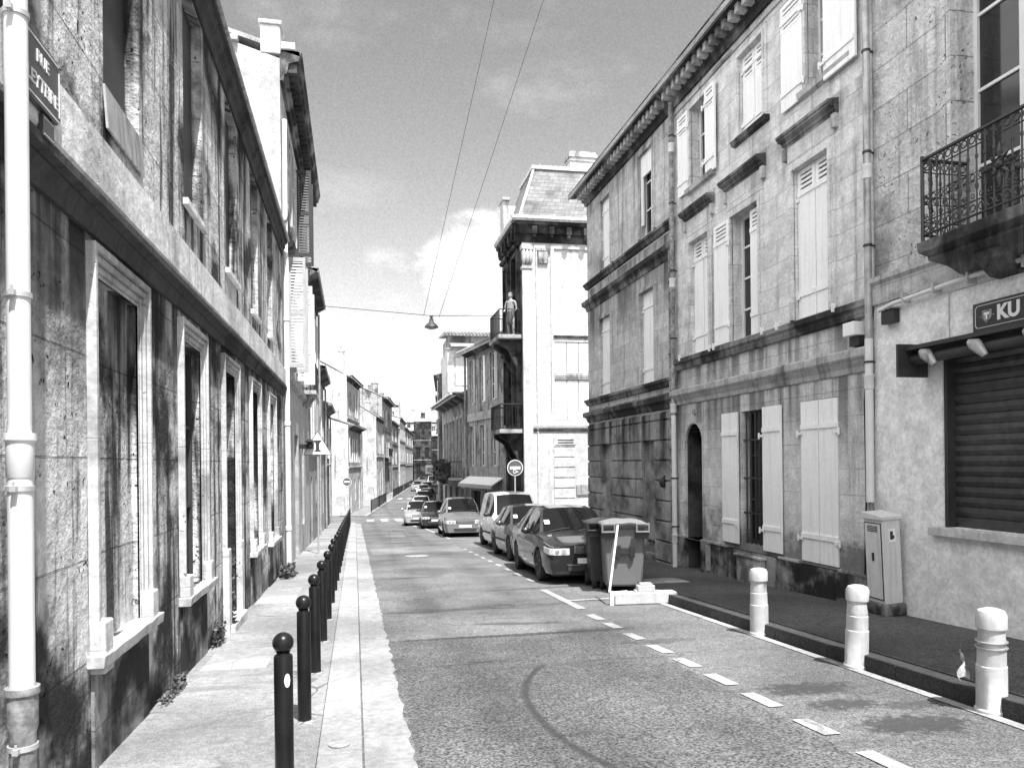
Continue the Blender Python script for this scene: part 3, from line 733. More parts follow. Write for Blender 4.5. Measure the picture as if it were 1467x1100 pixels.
# parapet block, small chimney box and lead cap at the street end of the gable
g = f.geo(); g.box(-.02,.55,-.02,.42,11.1,11.75); g.box(-.06,.6,-.06,.46,11.75,11.85); g.box(-.04,.5,-.35,-.03,11.21,11.38); mkobj('chimney', g, M_white, r, bevel=.02)
g = f.geo(); n = 12
for i in range(14): y = .9+i*.26; g.box(-.12,.1,y,y+.22,11.28+i*.07,11.4+i*.07)
mkobj('verge_tiles', g, M_trimL, r)
# balcony on two middle windows
for (xa, xb) in ((6.8,8.65),):
    g = f.geo(); g.box(xa, xb, -.42, 0, 3.9, 4.02); g.prism([(0,3.5),(.12,3.6),(.34,3.9),(0,3.9)], xa+.2, xa+.4); g.prism([(0,3.5),(.12,3.6),(.34,3.9),(0,3.9)], xb-.4, xb-.2); bb = mkobj('balcony', g, M_cornice, r)
    railing(f, xa+.04, xb-.04, 4.02, 4.9, .38, bb, .12, side=.36)
f_tall = f
root = thing('downpipe', 'grey white downpipe between the near stone house and the tall townhouse', 'downpipe', (-1.5, 18.3, gz(18.3)))
g = Geo(); g.tube([(-1.5,18.3,-.9),(-1.5,18.3,6.3),(-1.53,18.5,6.6),(-1.53,18.6,9.7)], .06, 14); mkobj('pipe', g, M_pipew, root, smooth=40)
for z in (.2, 2.6, 5.0):
    g = Geo(); g.lathe([(.061,z-.05),(.075,z-.04),(.075,z+.04),(.061,z+.05)], (-1.5,18.3,0), 16); mkobj('collar', g, M_pipew, root, smooth=35)

# ================================================================== generic row houses
def rowhouse(label, P0, P1, eave, ridge, mat, floors, nwin, depth=8., name='row_house', shut=None, corn=.3, chim=None, roofmat=None, ground='door', sooty=None, gw=.95, balc=None, detail=True, quoins=False, shutsel=None, low_z=-3.2, surr=True, cat='house', wm=None):
    f = Fac(P0, P1); r = building(name, label, f, cat)
    zg = min(f.gz(0), f.gz(f.L)); ops = []; up = []; rd = .2
    fh = (eave-zg)/floors
    for k in range(floors):
        for i in range(nwin):
            cx = f.L*(i+.5)/nwin; w = min(gw, f.L/nwin*.5)
            z0 = zg+fh*k+(.95 if k == 0 else .55); z1 = z0+fh*(.55 if k else .5)
            if k == 0 and i % 2 == 0: z0 = zg+.12; z1 = zg+fh*.8
            o = (cx-w/2, cx+w/2, z0, min(z1, eave-.25), rd); ops.append(o); (up if k else []).append(o)
    mkobj('wall', wallgeo(f, low_z, eave, ops, depth, roofz=ridge), mat, r)
    band(f, [(0,-.35),(.06,-.35),(.09,-.2),(corn*.6,-.12),(corn,-.02),(corn+.03,.08),(0,.08)], eave, mat=sooty or M_moss)
    mkobj('roof', roofgeo(f, eave+.09, ridge+.1, depth, corn+.02), roofmat or M_tile, r)
    for k in range(1, floors): band(f, [(0,0),(.08,.03),(.1,.12),(0,.15)], zg+fh*k+.1, mat=M_cornice, name='string_course')
    for o in ops:
        window(f, o, rd, 2, 3, (wm or M_frame) if o in up else M_shutd)
    for n_, o in enumerate(up):
        if surr: surround(f, o, .11, .03, mat)
        md = (shut or [0])[n_ % len(shut or [0])]
        if md == 1: closed(f, o, .05, louv=False)
        if md in (2, 3):
            w = (o[1]-o[0])/2
            leaf(f, o[0]-w-.12, o[0]-.12, o[2]+.02, o[3]-.02, -.08, full=detail, mat=M_shut if md == 2 else M_shutg); leaf(f, o[1]+.12, o[1]+w+.12, o[2]+.02, o[3]-.02, -.08, full=detail, mat=M_shut if md == 2 else M_shutg)
    if chim:
        for (x, y, w, h) in chim:
            zb = eave + (ridge-eave)*(1-abs(y-depth/2)/(depth/2)) - .3
            g = f.geo(); g.box(x, x+w, y, y+w*.7, zb, zb+h); g.box(x-.05, x+w+.05, y-.05, y+w*.7+.05, zb+h, zb+h+.12)
            n_ = 2
            for q in range(n_): g.lathe([(.09, zb+h+.12), (.07, zb+h+.45)], (x+w*(q+.5)/n_, y+w*.35, 0), 8)
            mkobj('chimney', g, mat, r)
    if quoins:
        g = f.geo(); z = zg
        while z < eave-.4:
            g.box(-.02, .32, -.025, .3, z, z+.3); g.box(-.02,.2,-.025,.45,z+.32,z+.6); z += .64
        mkobj('quoins', g, M_white, r)
    if balc:
        for (xa, xb, z) in balc:
            g = f.geo(); g.box(xa, xb, -.6, 0, z-.14, z); bb = mkobj('balcony', g, M_cornice, r); railing(f, xa+.05, xb-.05, z, z+.95, .55, bb, .14, side=.5)
    if detail:
        g = f.geo(); g.tube([(f.L-.12, -.1, zg-.1), (f.L-.12, -.1, eave-.3)], .05, 8); mkobj('drainpipe', g, M_zinc, r, smooth=40)
    return f, r
rowhouse('three storey plain house on the left with a brown black cornice, past the tall townhouse', (-1.6,28.25), (-1.6,35.2), 8.6, 10.2, M_far[1], 3, 2, shut=[2,3,0,2], corn=.38)
rowhouse('narrow low stone house on the left with dark eaves, after the three storey plain house', (-1.6,35.25), (-1.6,42.4), 6.0, 7.6, M_far[0], 2, 2, shut=[2,0], corn=.36)
rowhouse('small end house with dark cornice at the left side street corner', (-1.6,42.45), (-1.55,49.3), 4.9, 6.4, M_far[2], 2, 2, shut=[3,2], corn=.4)
# second block, beyond the side street (the street bends right)
def P(s, t): q = S(s, t); return (q.x, q.y)
rowhouse('low white corner house with rounded eaves beyond the left side street', P(58,-1.4), P(66.5,-1.4), 4.6, 5.9, M_far[3], 2, 3, shut=[2,2,0], corn=.45, chim=[(5.5,1.5,.6,1.2)])
rowhouse('tall narrow house with pale quoined gable and a single square chimney', P(66.8,-2.6), P(75.8,-2.6), 9.2, 11.4, M_far[3], 3, 2, shut=[0,2], corn=.5, quoins=True, chim=[(.2,.25,.62,2.3)])
rowhouse('house with a big blank white gable and sloping white roof edge above the railings', P(81,-1.4), P(89.8,-1.4), 6.6, 9.4, M_far[3], 2, 3, shut=[3,0,2], corn=.35, depth=9., chim=[(2,4,.8,1.2),(5.6,1.2,.7,1.5)])
rowhouse('dark sided townhouse with an upstairs balcony and heavy cornice on the left', P(90,-1.5), P(104,-1.5), 9.4, 11.2, M_far[1], 3, 4, shut=[0,3,2], corn=.7, balc=[(2,9,2.6)], chim=[(1,.6,1.0,1.7),(6,1.4,1.2,1.6),(12,.8,.8,1.4)])
rowhouse('pale townhouse with rows of narrow windows after the balcony house', P(104.2,-1.5), P(118,-1.5), 7.4, 9.2, M_far[1], 3, 4, shut=[2,0], corn=.4, chim=[(2,.8,1.,2.2),(9,1.2,1.,1.7)])
rowhouse('flat white house in the far left row with a stepped block on its roof', P(118.2,-1.2), P(134,-1.2), 8.6, 9.8, M_far[3], 3, 4, shut=[0], corn=.3, chim=[(2,1.5,3.2,1.3),(9,.6,1.1,1.9)], detail=False)
rowhouse('last pale house of the left row before the dark end houses', P(134.2,-1.3), P(165,-1.3), 7.9, 9.6, M_far[0], 3, 6, shut=[0,2], corn=.3, detail=False, chim=[(5,.8,2.,2.1),(14,1.,1.2,2.4),(24,.8,1.4,1.9)])
# houses closing the street at its far end
rowhouse('dark narrow house standing across the far end of the street', P(176,-1.5), P(176,2.4), 11.2, 12.6, M_soot_shade, 3, 2, detail=False, chim=[(1.6,2,1.,1.6)], corn=.2, surr=False, wm=M_shutd)
rowhouse('lower dark house at the far end of the street beside the tallest one', P(184,2.0), P(184,6.4), 8.2, 9.4, M_soot_shade, 3, 2, detail=False, corn=.2, surr=False, wm=M_shutd, chim=[(1.5,1,.9,1.7)])
rowhouse('pale distant house with three chimneys behind the dark end houses', P(215,-7), P(215,9), 13.2, 15.8, M_far[0], 4, 6, detail=False, chim=[(3,3,1.2,2.),(9,3,1.2,2.2),(12,3,1.,2.)], corn=.2, surr=False)
rowhouse('narrow dark distant house left of the tall end house', P(188,-4.6), P(188,-1.6), 9.6, 11., M_soot_shade, 3, 1, detail=False, chim=[(.8,2,.9,1.6)], corn=.2, surr=False, wm=M_shutd)
rowhouse('grey distant house rising at the right of the street end', P(196,4.4), P(196,10.5), 11.0, 12.4, M_far[1], 3, 3, detail=False, chim=[(1.,2,1.,1.9),(3.6,2,.8,1.4)], corn=.2, surr=False)
rowhouse('tall pale block seen over the far left roofs', P(170,-12), P(170,-4.5), 14.5, 15.6, M_far[3], 4, 3, detail=False, chim=[(1,2,1.2,1.4),(4.6,2,1.,1.9)], corn=.2, surr=False)
rowhouse('pale house with two chimneys rising behind the far left row', P(128,-9), P(128,-3.5), 11.6, 13.2, M_far[0], 3, 2, detail=False, chim=[(.8,2,.8,1.8),(3.6,2,.8,1.4)], corn=.2, surr=False)
# ================================================================== RIGHT, NEAREST: RENDERED HOUSE WITH BALCONY
f = Fac((6.6, 8.76), (6.6, -3.5))
r = building('rendered_house', 'nearest right house with pale rendered ground floor, ornate balcony and rolled shutter', f)
uS = lambda s: 8.76-s
rs = (uS(7.60), uS(5.0), .87, 2.86, .16)
bw = (uS(7.36), uS(6.1), 4.05, 7.4, .3); bw2 = (uS(3.6), uS(2.4), 4.05, 7.4, .3)
gU = wallgeo(f, 3.62, 9.2, [bw, bw2], 8.)
mkobj('upper_wall', gU, M_r1up, r)
mkobj('lower_wall', wallgeo(f, -1.0, 3.62, [rs], 8., back=True, dfront=.02), M_render, r)
band(f, [(.0,0),(.06,.0),(.07,.08),(.07,.24),(.11,.28),(.11,.34),(0,.36)], 3.62, mat=M_cornice, name='string_course')
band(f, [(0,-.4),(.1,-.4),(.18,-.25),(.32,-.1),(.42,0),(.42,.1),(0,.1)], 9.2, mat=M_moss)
mkobj('roof', roofgeo(f, 9.32, 11., 8., .4), M_tile, r)
for o in (bw, bw2):
    window(f, o, .3, 2, 4, M_frame)
    g = f.geo()
    for w, d in ((.22,.03),(.15,.06),(.07,.08)): g.box(o[0]-w, o[0]-w+.06, -d, .01, o[2], o[3]+w); g.box(o[1]+w-.06, o[1]+w, -d, .01, o[2], o[3]+w); g.box(o[0]-w+.06, o[1]+w-.06, -d, .01, o[3]+w-.06, o[3]+w)
    mkobj('window_surround', g, M_r1up, r, bevel=.006)
    w = .55
    leaf(f, o[1]+.02, o[1]+.02+w, o[2]+.05, o[3]-.05, -.13, full=True)
    if o is bw2: leaf(f, o[0]-.02-w, o[0]-.02, o[2]+.05, o[3]-.05, -.13, full=True)
# balcony: moulded slab on a corbel, wrought iron front and sides
xa, xb = uS(7.24), uS(1.4)
g = f.geo(); g.prism([(0,3.66),(.1,3.66),(.25,3.74),(.5,3.79),(.5,3.83),(.62,3.86),(.64,3.97),(.0,3.97)], xa, xb); bal = mkobj('balcony', g, M_moss, r, bevel=.01)
g = f.geo(); g.prism([(0,3.50),(.14,3.52),(.3,3.66),(.36,3.75),(0,3.75)], xa+.45, xa+.75); g.prism([(0,3.50),(.14,3.52),(.3,3.66),(.36,3.75),(0,3.75)], xb-.75, xb-.45); mkobj('corbel', g, M_moss, bal)
rl = railing(f, xa+.03, xb-.03, 3.99, 4.86, .58, bal, .105, ornate=True, side=.56)
g = f.geo()   # scrolled rosettes in the middle of the front
for cx in (xa+1.05, xa+3.0, xa+4.8):
    g = f.geo()
    for k in range(8):
        a = k*math.pi/4; L_ = .21 if k % 2 == 0 else .15
        g.tube([(cx+math.cos(a)*.05, -.59, 4.43+math.sin(a)*.05), (cx+math.cos(a)*L_*.6, -.6, 4.43+math.sin(a)*L_*.6), (cx+math.cos(a)*L_, -.59, 4.43+math.sin(a)*L_)], [.008,.024,.006], 5)
    g.torus((cx,-.59,4.43), .07, .014, (1,0,0), (0,0,1)); g.ball((cx,-.6,4.43), .04, .03, .04, 8, 6)
    mkobj1('rosette', g, M_iron, rl)
g = f.geo(); g.tube([(xa+.03,-.58,3.99),(xa+.03,-.58,4.9)], .02, 6); mkobj1('corner_post', g, M_iron, rl)
# roller shutter, its awning box, sill
ro = mkobj('shutter_frame', (lambda g: (g.box(rs[0], rs[0]+.05, .0, .15, rs[2], rs[3]), g.box(rs[1]-.05, rs[1], .0, .15, rs[2], rs[3]), g)[-1])(f.geo()), M_plast, r)
g = f.geo(); z = rs[2]+.01; k = 0
while z < rs[3]-.02:
    h = .115; g.add([(rs[0]+.05,.115,z),(rs[1]-.05,.115,z),(rs[1]-.05,.09,z+h*.45),(rs[0]+.05,.09,z+h*.45),(rs[0]+.05,.10,z+h*.9),(rs[1]-.05,.10,z+h*.9),(rs[0]+.05,.125,z+h),(rs[1]-.05,.125,z+h)], [(0,1,2,3),(3,2,5,4),(4,5,7,6)]); z += h
mkobj('roller_shutter', g, M_roll, r, recalc=False)
g = f.geo(); g.box(rs[0]-.16, rs[1]+.1, -.10, .0, rs[2]-.1, rs[2]); mkobj('sill', g, M_white, r, bevel=.008)
root = thing('rolled_awning', 'dark folded awning roller over the rolled shop shutter, with pale arm joints', 'awning', (6.5, 7.7, 2.7), f.ang)
g = f.geo(); g.box(rs[0]-.25, rs[0]-.21, -.42, -.03, 2.60, 2.98); mkobj('end_plate', g, M_plast, root)
g = f.geo(); g.tube([(rs[0]-.2,-.22,2.80),(rs[1]+.1,-.22,2.80)], .065, 12); g.box(rs[0]-.21, rs[1]+.1, -.34, -.02, 2.90, 2.945); mkobj('roller', g, M_plast, root, smooth=40)
for x in (rs[0]+.12, rs[0]+.82, rs[0]+1.5):
    g = f.geo(); g.tube([(x-.10,-.30,2.86),(x,-.33,2.82),(x+.07,-.28,2.70)], [.04,.07,.035], 8); mkobj('arm_joint', g, M_zinc, root, smooth=50)
# sign with crest and lettering
root = thing('bar_sign', 'dark bar sign with pale border, crest and white lettering above rolled shutter', 'sign', (6.55, 7.0, 3.0), f.ang)
fs_ = Fac((6.575, 7.10), (6.575, 5.4), root)
g = fs_.geo(); g.box(0, 1.55, -.04, 0, 3.0, 3.30); mkobj('board', g, M_signd, root, bevel=.004)
g = fs_.geo()
for (x0,x1,z0,z1) in ((.06,1.49,3.03,3.036),(.06,1.49,3.264,3.27),(.035,.041,3.055,3.245),(1.51,1.516,3.055,3.245)): g.box(x0,x1,-.045,-.039,z0,z1)
g.poly([(.035,3.055),(.06,3.03),(.066,3.036),(.041,3.061)], -.045, -.039); g.poly([(.035,3.245),(.041,3.239),(.066,3.264),(.06,3.27)], -.045, -.039)
mkobj('border', g, M_frame, root)
g = fs_.geo(); g.poly([(.13,3.21),(.25,3.21),(.25,3.13),(.19,3.07),(.13,3.13)], -.046, -.039); g.poly([(.145,3.195),(.235,3.195),(.235,3.135),(.19,3.09),(.145,3.135)], -.047, -.046)
for a_ in (-1, 1): g.box(.19+a_*.085-.008, .19+a_*.085+.008, -.045, -.039, 3.14, 3.155)
cr = mkobj('crest', g, M_zinc, root)
g = fs_.geo(); g.poly([(.155,3.185),(.225,3.185),(.225,3.16),(.20,3.16),(.20,3.11),(.18,3.11),(.18,3.16),(.155,3.16)], -.049, -.047); mkobj('emblem', g, M_sign, cr)
mt = fs_.M @ Matrix.Translation((.46, -.042, 3.15)) @ Matrix.Rotation(R(90), 4, 'X')
mkobj('lettering', textgeo('KU', .21, mt, .004, .008), M_sign, root)
g = fs_.geo(); g.box(-.38,1.7,-.006,.0,2.96,2.965); g.box(-.38,-.375,-.006,.0,2.96,3.52); g.box(-.38,1.7,-.006,0,3.515,3.52); 
single('wall_panel', (lambda G_: (G_.add([tuple(v) for v in g.v], g.f), G_)[-1])(Geo()), M_zinc, 'thin outline of a panel painted over behind the bar sign', 'panel')
# horizontal pipe along the string course, junction box
root = thing('gutter_pipe', 'pale horizontal pipe running under the string course of nearest right house', 'pipe', (6.5, 8.4, 3.5), f.ang)
g = f.geo(); g.tube([(uS(8.55),-.10,3.52),(uS(8.3),-.10,3.56),(uS(7.2),-.10,3.60),(uS(4),-.10,3.66)], .028, 10); mkobj('pipe', g, M_pipew, root, smooth=40)
for s_ in (8.1, 7.6, 7.1, 6.4):
    g = f.geo(); g.box(uS(s_)-.012, uS(s_)+.012, -.14, -.02, 3.53, 3.65); mkobj('clip', g, M_galv, root)
root = thing('junction_box', 'dark box under the end of the horizontal pipe', 'box', (6.5, 8.4, 3.3), f.ang)
g = f.geo(); g.box(uS(8.5), uS(8.28), -.12, -.02, 3.33, 3.5); mkobj('case', g, M_iron, root, bevel=.01)
g = f.geo(); g.box(uS(8.52), uS(8.26), -.14, -.02, 3.50, 3.515); mkobj('cover', g, M_zinc, root)

def vpipe(label, f, u, d, zs, r_, mats, splits, clips, cat='downpipe'):
    p = f.M @ Vector((u, -d, 0)); root = thing('downpipe', label, cat, (p.x, p.y, gz(p.y)+.09), f.ang)
    for (z0, z1), m_, rr_ in zip(zs, mats, splits):
        g = f.geo(); g.tube([(u,-d,z0),(u,-d,z1)], rr_, 14); mkobj('pipe', g, m_, root, smooth=40)
    for z in clips:
        g = f.geo(); g.lathe([(r_+.001,z-.015),(r_+.012,z-.014),(r_+.012,z+.014),(r_+.001,z+.015)], (u,-d,0), 16); g.box(u-.012,u+.012,-d,.0,z-.01,z+.01); mkobj('clip', g, M_iron, root, smooth=35)
    for z in clips[::2]:
        g = f.geo(); g.lathe([(r_+.001,z-.35),(r_+.014,z-.34),(r_+.014,z-.2),(r_+.02,z-.19),(r_+.02,z-.16),(r_+.002,z-.155)], (u,-d,0), 16); mkobj('collar', g, m_, root, smooth=35)
    return root

# ================================================================== RIGHT, MIDDLE HOUSE
f = Fac((6.6, 15.0), (6.6, 8.78))
r = building('ashlar_house', 'three storey ashlar house with white wooden shutters and arched door on the right', f)
uS = lambda s: 15.0-s
door = (uS(14.62), uS(13.85), -.62, 2.40, .62)
g1 = (uS(12.30), uS(11.52), .22, 2.50, .24); g2 = (uS(10.46), uS(9.55), .14, 2.53, .10)
f1 = [(uS(14.27), uS(13.42), 3.76, 5.98, .22), (uS(12.55), uS(11.60), 3.76, 5.95, .26), (uS(10.60), uS(9.68), 3.78, 6.04, .22)]
f2_ = [(uS(14.18), uS(13.30), 7.05, 8.6, .26), (uS(12.25), uS(11.42), 7.22, 8.62, .2), (uS(10.20), uS(9.28), 7.10, 8.62, .26)]
mkobj('wall', wallgeo(f, .98-.88, 9.4, [door, g1, g2]+f1+f2_, 8., roofz=11.), M_r2, r)
mkobj('plinth', wallgeo(f, -1.4, .10, [door], 8., back=False, dfront=.05), M_plinth, r)
g = f.geo(); g.box(0, door[0], -.05, .01, .095, .135); g.box(door[1], g1[0]-.5, -.05, .01, .095, .135); g.box(g2[1]+.02, f.L, -.05, .01, .095, .135); g.box(g1[1]+.45, g2[0]-.02, -.05, .01, .095, .135); mkobj('plinth_cap', g, M_cornice, r)
# arch over the door and the door leaf
a, b_ = door[0], door[1]; cx = (a+b_)/2; rad = (b_-a)/2; zsp = door[3]-rad; g = f.geo(); n = 12
for sgn in (0, 1):
    rng = [math.pi*(k/n) for k in range(n//2+1)] if sgn == 0 else [math.pi*(k/n) for k in range(n//2, n+1)]
    pts = [(cx+rad*math.cos(t), zsp+rad*math.sin(t)) for t in rng]
    corner = (b_+.0, door[3]+.0) if sgn == 0 else (a-.0, door[3]+.0)
    poly = [corner]+pts if sgn == 0 else [corner]+pts
    g.poly(poly, .001, .56)
mkobj('door_arch', g, M_r2low, r)
g = f.geo(); g.box(a+.0005, a+.012, .05, .579, door[2]+.01, zsp+.01); g.box(b_-.012, b_-.0005, .05, .579, door[2]+.01, zsp+.01)
g.add([(cx+(rad-.003)*math.cos(math.pi*k/14), y_, zsp+(rad-.003)*math.sin(math.pi*k/14)) for y_ in (.05, .555) for k in range(15)], [(k, k+1, k+16, k+15) for k in range(14)])
mkobj('door_shade_lining', g, M_soot_shade, r)  # thin sheets added over the reveals, doorway shade put into their dark colour
g = f.geo(); g.box(a+.005, cx-.004, .58, .61, door[2], door[3]); g.box(cx+.004, b_-.005, .58, .61, door[2], door[3])
for x0, x1 in ((a+.08, cx-.06), (cx+.06, b_-.08)):
    for z0, z1 in ((-.45,.35),(.45,1.2),(1.3,2.0)): g.box(x0,x1,.57,.58,z0,z1)
dr = mkobj('door', g, M_iron, r, bevel=.006)
g = f.geo(); g.ball((cx+.05,.55,.45), .03,.03,.03); mkobj('handle', g, M_chrome, dr, smooth=60)
g = f.geo(); g.box(a-.02, b_+.02, -.08, .3, -.75, door[2]); mkobj('doorstep', g, M_granite, r, bevel=.01)
# storey mouldings
band(f, [(0,-.18),(.03,-.17),(.05,-.10),(.09,-.06),(.16,.02),(.17,.11),(.10,.14),(0,.15)], 2.98, mat=M_cornice, name='string_course')
band(f, [(0,-.14),(.06,-.12),(.08,-.03),(.12,.0),(.12,.08),(.02,.11),(0,.11)], 3.65, mat=M_moss, name='sill_course')
band(f, [(0,0),(.03,0),(.03,.06),(0,.06)], 8.82, mat=M_cornice, name='frieze_line')
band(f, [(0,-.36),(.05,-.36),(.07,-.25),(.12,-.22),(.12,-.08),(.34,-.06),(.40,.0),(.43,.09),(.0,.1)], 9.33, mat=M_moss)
g = f.geo()
for i in range(int(f.L/.24)): g.box(i*.24+.05, i*.24+.16, -.30, -.11, 9.12, 9.27)
mkobj('modillions', g, M_cornice, r)
mkobj('roof', roofgeo(f, 9.44, 11.1, 8., .44), M_tile, r)
# ground floor windows
window(f, g1, .24, 2, 3, M_shutd)
g = f.geo()
for i in range(5): x = g1[0]+.1+i*(g1[1]-g1[0]-.2)/4; g.tube([(x,.05,g1[2]),(x,.05,g1[3])], .013, 6)
for z in (.75, 1.35, 2.0): g.box(g1[0],g1[1],.04,.06,z-.015,z+.015)
mkobj('window_bars', g, M_iron, r)
leaf(f, uS(12.92), uS(12.34), .20, 2.50, -.06, louv=False, hinge=1); leaf(f, uS(11.50), uS(10.95), .18, 2.52, -.06, louv=False, hinge=-1)
closed(f, g2, -.02, louv=False)
# first floor
closed(f, f1[0], .07)
window(f, f1[1], .26, 2, 4); leaf(f, uS(13.15), uS(12.60), 3.76, 5.95, -.06, hinge=1); leaf(f, uS(12.02), uS(11.63), 3.79, 5.90, .05, hinge=1)
closed(f, f1[2], .06)
for o in f1:
    surround(f, o, .13, .035, M_r2)
    g = f.geo(); g.prism([(0,6.44),(.035,6.44),(.035,6.475),(.07,6.49),(.075,6.52),(.15,6.545),(.155,6.57),(.175,6.58),(.18,6.62),(.0,6.655)], o[0]-.21, o[1]+.21); hd = mkobj('window_hood', g, M_hood, r, bevel=.004)
    g = f.geo(); g.box(o[0]-.2, o[0]-.12, -.07, 0, 6.25, 6.44); g.box(o[1]+.12, o[1]+.2, -.07, 0, 6.25, 6.44); mkobj('corbel', g, M_cornice, hd)
    g = f.geo(); g.box(o[0]-.12,o[1]+.12,-.03,.0,o[3]+.145,6.44); mkobj('frieze_panel', g, M_r2, hd)
# second floor
window(f, f2_[0], .26, 2, 3); leaf(f, uS(14.72), uS(14.24), 7.02, 8.62, -.06, hinge=1); leaf(f, uS(13.42), uS(13.02), 7.02, 8.62, -.09, hinge=-1)
closed(f, f2_[1], .06)
window(f, f2_[2], .26, 2, 3); leaf(f, uS(10.84), uS(10.26), 7.02, 8.64, -.06, hinge=1); leaf(f, uS(9.70), uS(9.0), 6.98, 8.64, -.09, hinge=-1)
for o in f2_:
    surround(f, o, .11, .03, M_r2)
    g = f.geo(); g.prism([(0,-.10),(.08,-.08),(.1,0),(0,.0)], o[0]-.16, o[1]+.16)
    for v in g.v: v.z += o[2]
    mkobj('sill', g, M_moss if o is f2_[1] else M_cornice, r)
# small iron shutter dogs on the sill course
g = f.geo()
for x in (f1[0][0]-.3, f1[0][1]+.2, f1[1][0]-.5, f1[1][1]+.25, f1[2][0]-.3, f1[2][1]+.22): g.box(x-.015,x+.015,-.15,-.1,3.68,3.80)
mkobj('shutter_dogs', g, M_sign, r)
# blocked cellar hatch, letter plate, number
g = f.geo(); g.box(uS(12.25), uS(11.45), -.14, -.05, -.62, .02); g.box(uS(12.3), uS(11.4), -.17, -.05, .02, .06); mkobj('cellar_hatch', g, M_r2low, r, bevel=.01)
g = f.geo(); g.box(uS(13.58), uS(13.42), -.075, -.05, -.42, .05); mkobj('letter_plate', g, M_zinc, r, bevel=.004)
g = f.geo(); g.lathe([(.06,-.03),(.07,0)], (cx+.1, 0, 2.62), 14, 'y'); mkobj('number_plaque', g, M_zinc, r)
# wall lamp / alarm box near the pipe
root = thing('alarm_box', 'white wall box with a dark underside beside the right hand downpipe', 'box', (6.45, 9.0, 3.2), f.ang)
g = f.geo(); g.box(uS(9.16), uS(8.93), -.2, 0, 3.28, 3.46); mkobj('case', g, M_sign, root, bevel=.01)
g = f.geo(); g.box(uS(9.13), uS(8.93), -.12, 0, 3.15, 3.278); mkobj('base', g, M_iron, root)
vpipe('tall zinc downpipe between the ashlar house and the nearest rendered house', f, f.L+.02, .10, [(3.2,9.4),(1.1,3.2)], .045, [M_zinc, M_pipew], [.045,.05], (8.2,6.9,5.6,4.4,2.9))
vpipe('slim dark conduit with pale frame at the foot of the right downpipe', f, f.L+.02, .085, [(-.3,1.12)], .035, [M_cast], [.035], (.9,))
g = f.geo(); g.tube([(f.L-.12,-.03,2.8),(f.L-.17,-.03,2.4),(f.L-.15,-.03,1.2),(f.L-.2,-.03,.1)], .012, 6)
single('cable', g, M_iron, 'thin black cable hanging down the wall left of the right downpipe', 'cable')
vpipe('dark soot stained downpipe between ashlar house and the corner house, pale below', f, .06, .10, [(2.6,9.1),(-.6,2.6)], .05, [M_cast, M_pipew], [.05,.052], (8.4,7.0,5.6,4.2,3.0,1.3,.3))
vpipe('thin second pipe running up from first floor beside dark downpipe', Fac((6.6,15.4),(6.6,15.0)), .25, .07, [(-.6,6.3)], .03, [M_cast], [.03], (5.4,3.9,1.9))

# ================================================================== RIGHT, CORNER HOUSE
f = Fac((6.6, 21.15), (6.6, 15.02))
r = building('corner_house', 'darker three storey corner house with narrow blind windows and a sooty rusticated base', f)
uS = lambda s: 21.15-s
B = [(uS(19.95),uS(19.1),-.5,2.28,.16), (uS(16.98),uS(16.2),-.45,2.32,.16)]
F1 = [(uS(20.0),uS(19.1),3.46,5.52,.18), (uS(16.98),uS(16.12),3.44,5.56,.18)]
F2 = [(uS(19.85),uS(19.05),6.84,8.66,.18), (uS(16.98),uS(16.15),6.84,8.75,.2)]
mkobj('wall', wallgeo(f, 2.75, 9.3, F1+F2, 8., roofz=10.9), M_r3, r)
mkobj('rusticated_wall', wallgeo(f, -1.6, 2.75, B, 8.), M_r3low, r)
g = f.geo(); z = -.95; segs = [(-.03, B[0][0]), (B[0][1], B[1][0]), (B[1][1], f.L)]
while z < 2.7:
    for a, b_ in segs if z < 2.1 else [(-.03, f.L)]: g.box(a, b_, -.035, .0, z, min(z+.40, 2.7))
    z += .44
g.box(-.055, f.L, -.09, 0, -1.6, -.98)
mkobj('rustication', g, M_r3low, r, bevel=.012)
for z, m_ in ((2.95, M_moss), (3.34, M_moss), (6.12, M_moss), (6.66, M_moss)):
    if z in (3.34, 6.66): band(f, [(0,-.1),(.05,-.08),(.08,0),(.11,.02),(.11,.08),(0,.1)], z, mat=m_, name='sill_course', m0=1)
    else: band(f, [(0,-.18),(.03,-.16),(.06,-.06),(.14,0),(.15,.1),(.09,.13),(0,.14)], z, mat=m_, name='string_course', m0=1)
band(f, [(0,-.36),(.05,-.36),(.07,-.25),(.12,-.22),(.12,-.08),(.34,-.06),(.40,.0),(.43,.09),(.0,.1)], 9.33, mat=M_moss, m0=1)
g = f.geo()
for i in range(int(f.L/.24)): g.box(i*.24+.05, i*.24+.16, -.30, -.11, 9.12, 9.27)
mkobj('modillions', g, M_cornice, r)
mkobj('roof', roofgeo(f, 9.44, 11.0, 8., .44, x0=-.4), M_tile, r)
for o in F1: closed(f, o, .05, louv=False)
closed(f, F2[0], .05, louv=False)
window(f, F2[1], .2, 2, 3); g = f.geo(); o = F2[1]; g.box(o[0], o[1], .03, .07, o[3]-.5, o[3]); g.box(o[0],o[0]+.1,.03,.07,o[2]+.3,o[3]-.5); mkobj('half_raised_blind', g, M_shut, r)
for o in F1+F2: surround(f, o, .12, .03, M_r3)
for o in B:
    g = f.geo(); g.box(o[0]+.0, o[1]-.0, .08, .14, o[2]+.3, o[3]); mkobj('blind_panel', g, M_r3low, r)
g = f.geo(); g.ball((uS(15.6), -.08, 1.2), .06, .08, .12); g.box(uS(15.63), uS(15.57), -.06, 0, 1.1, 1.35); mkobj('wall_hook', g, M_iron, r)

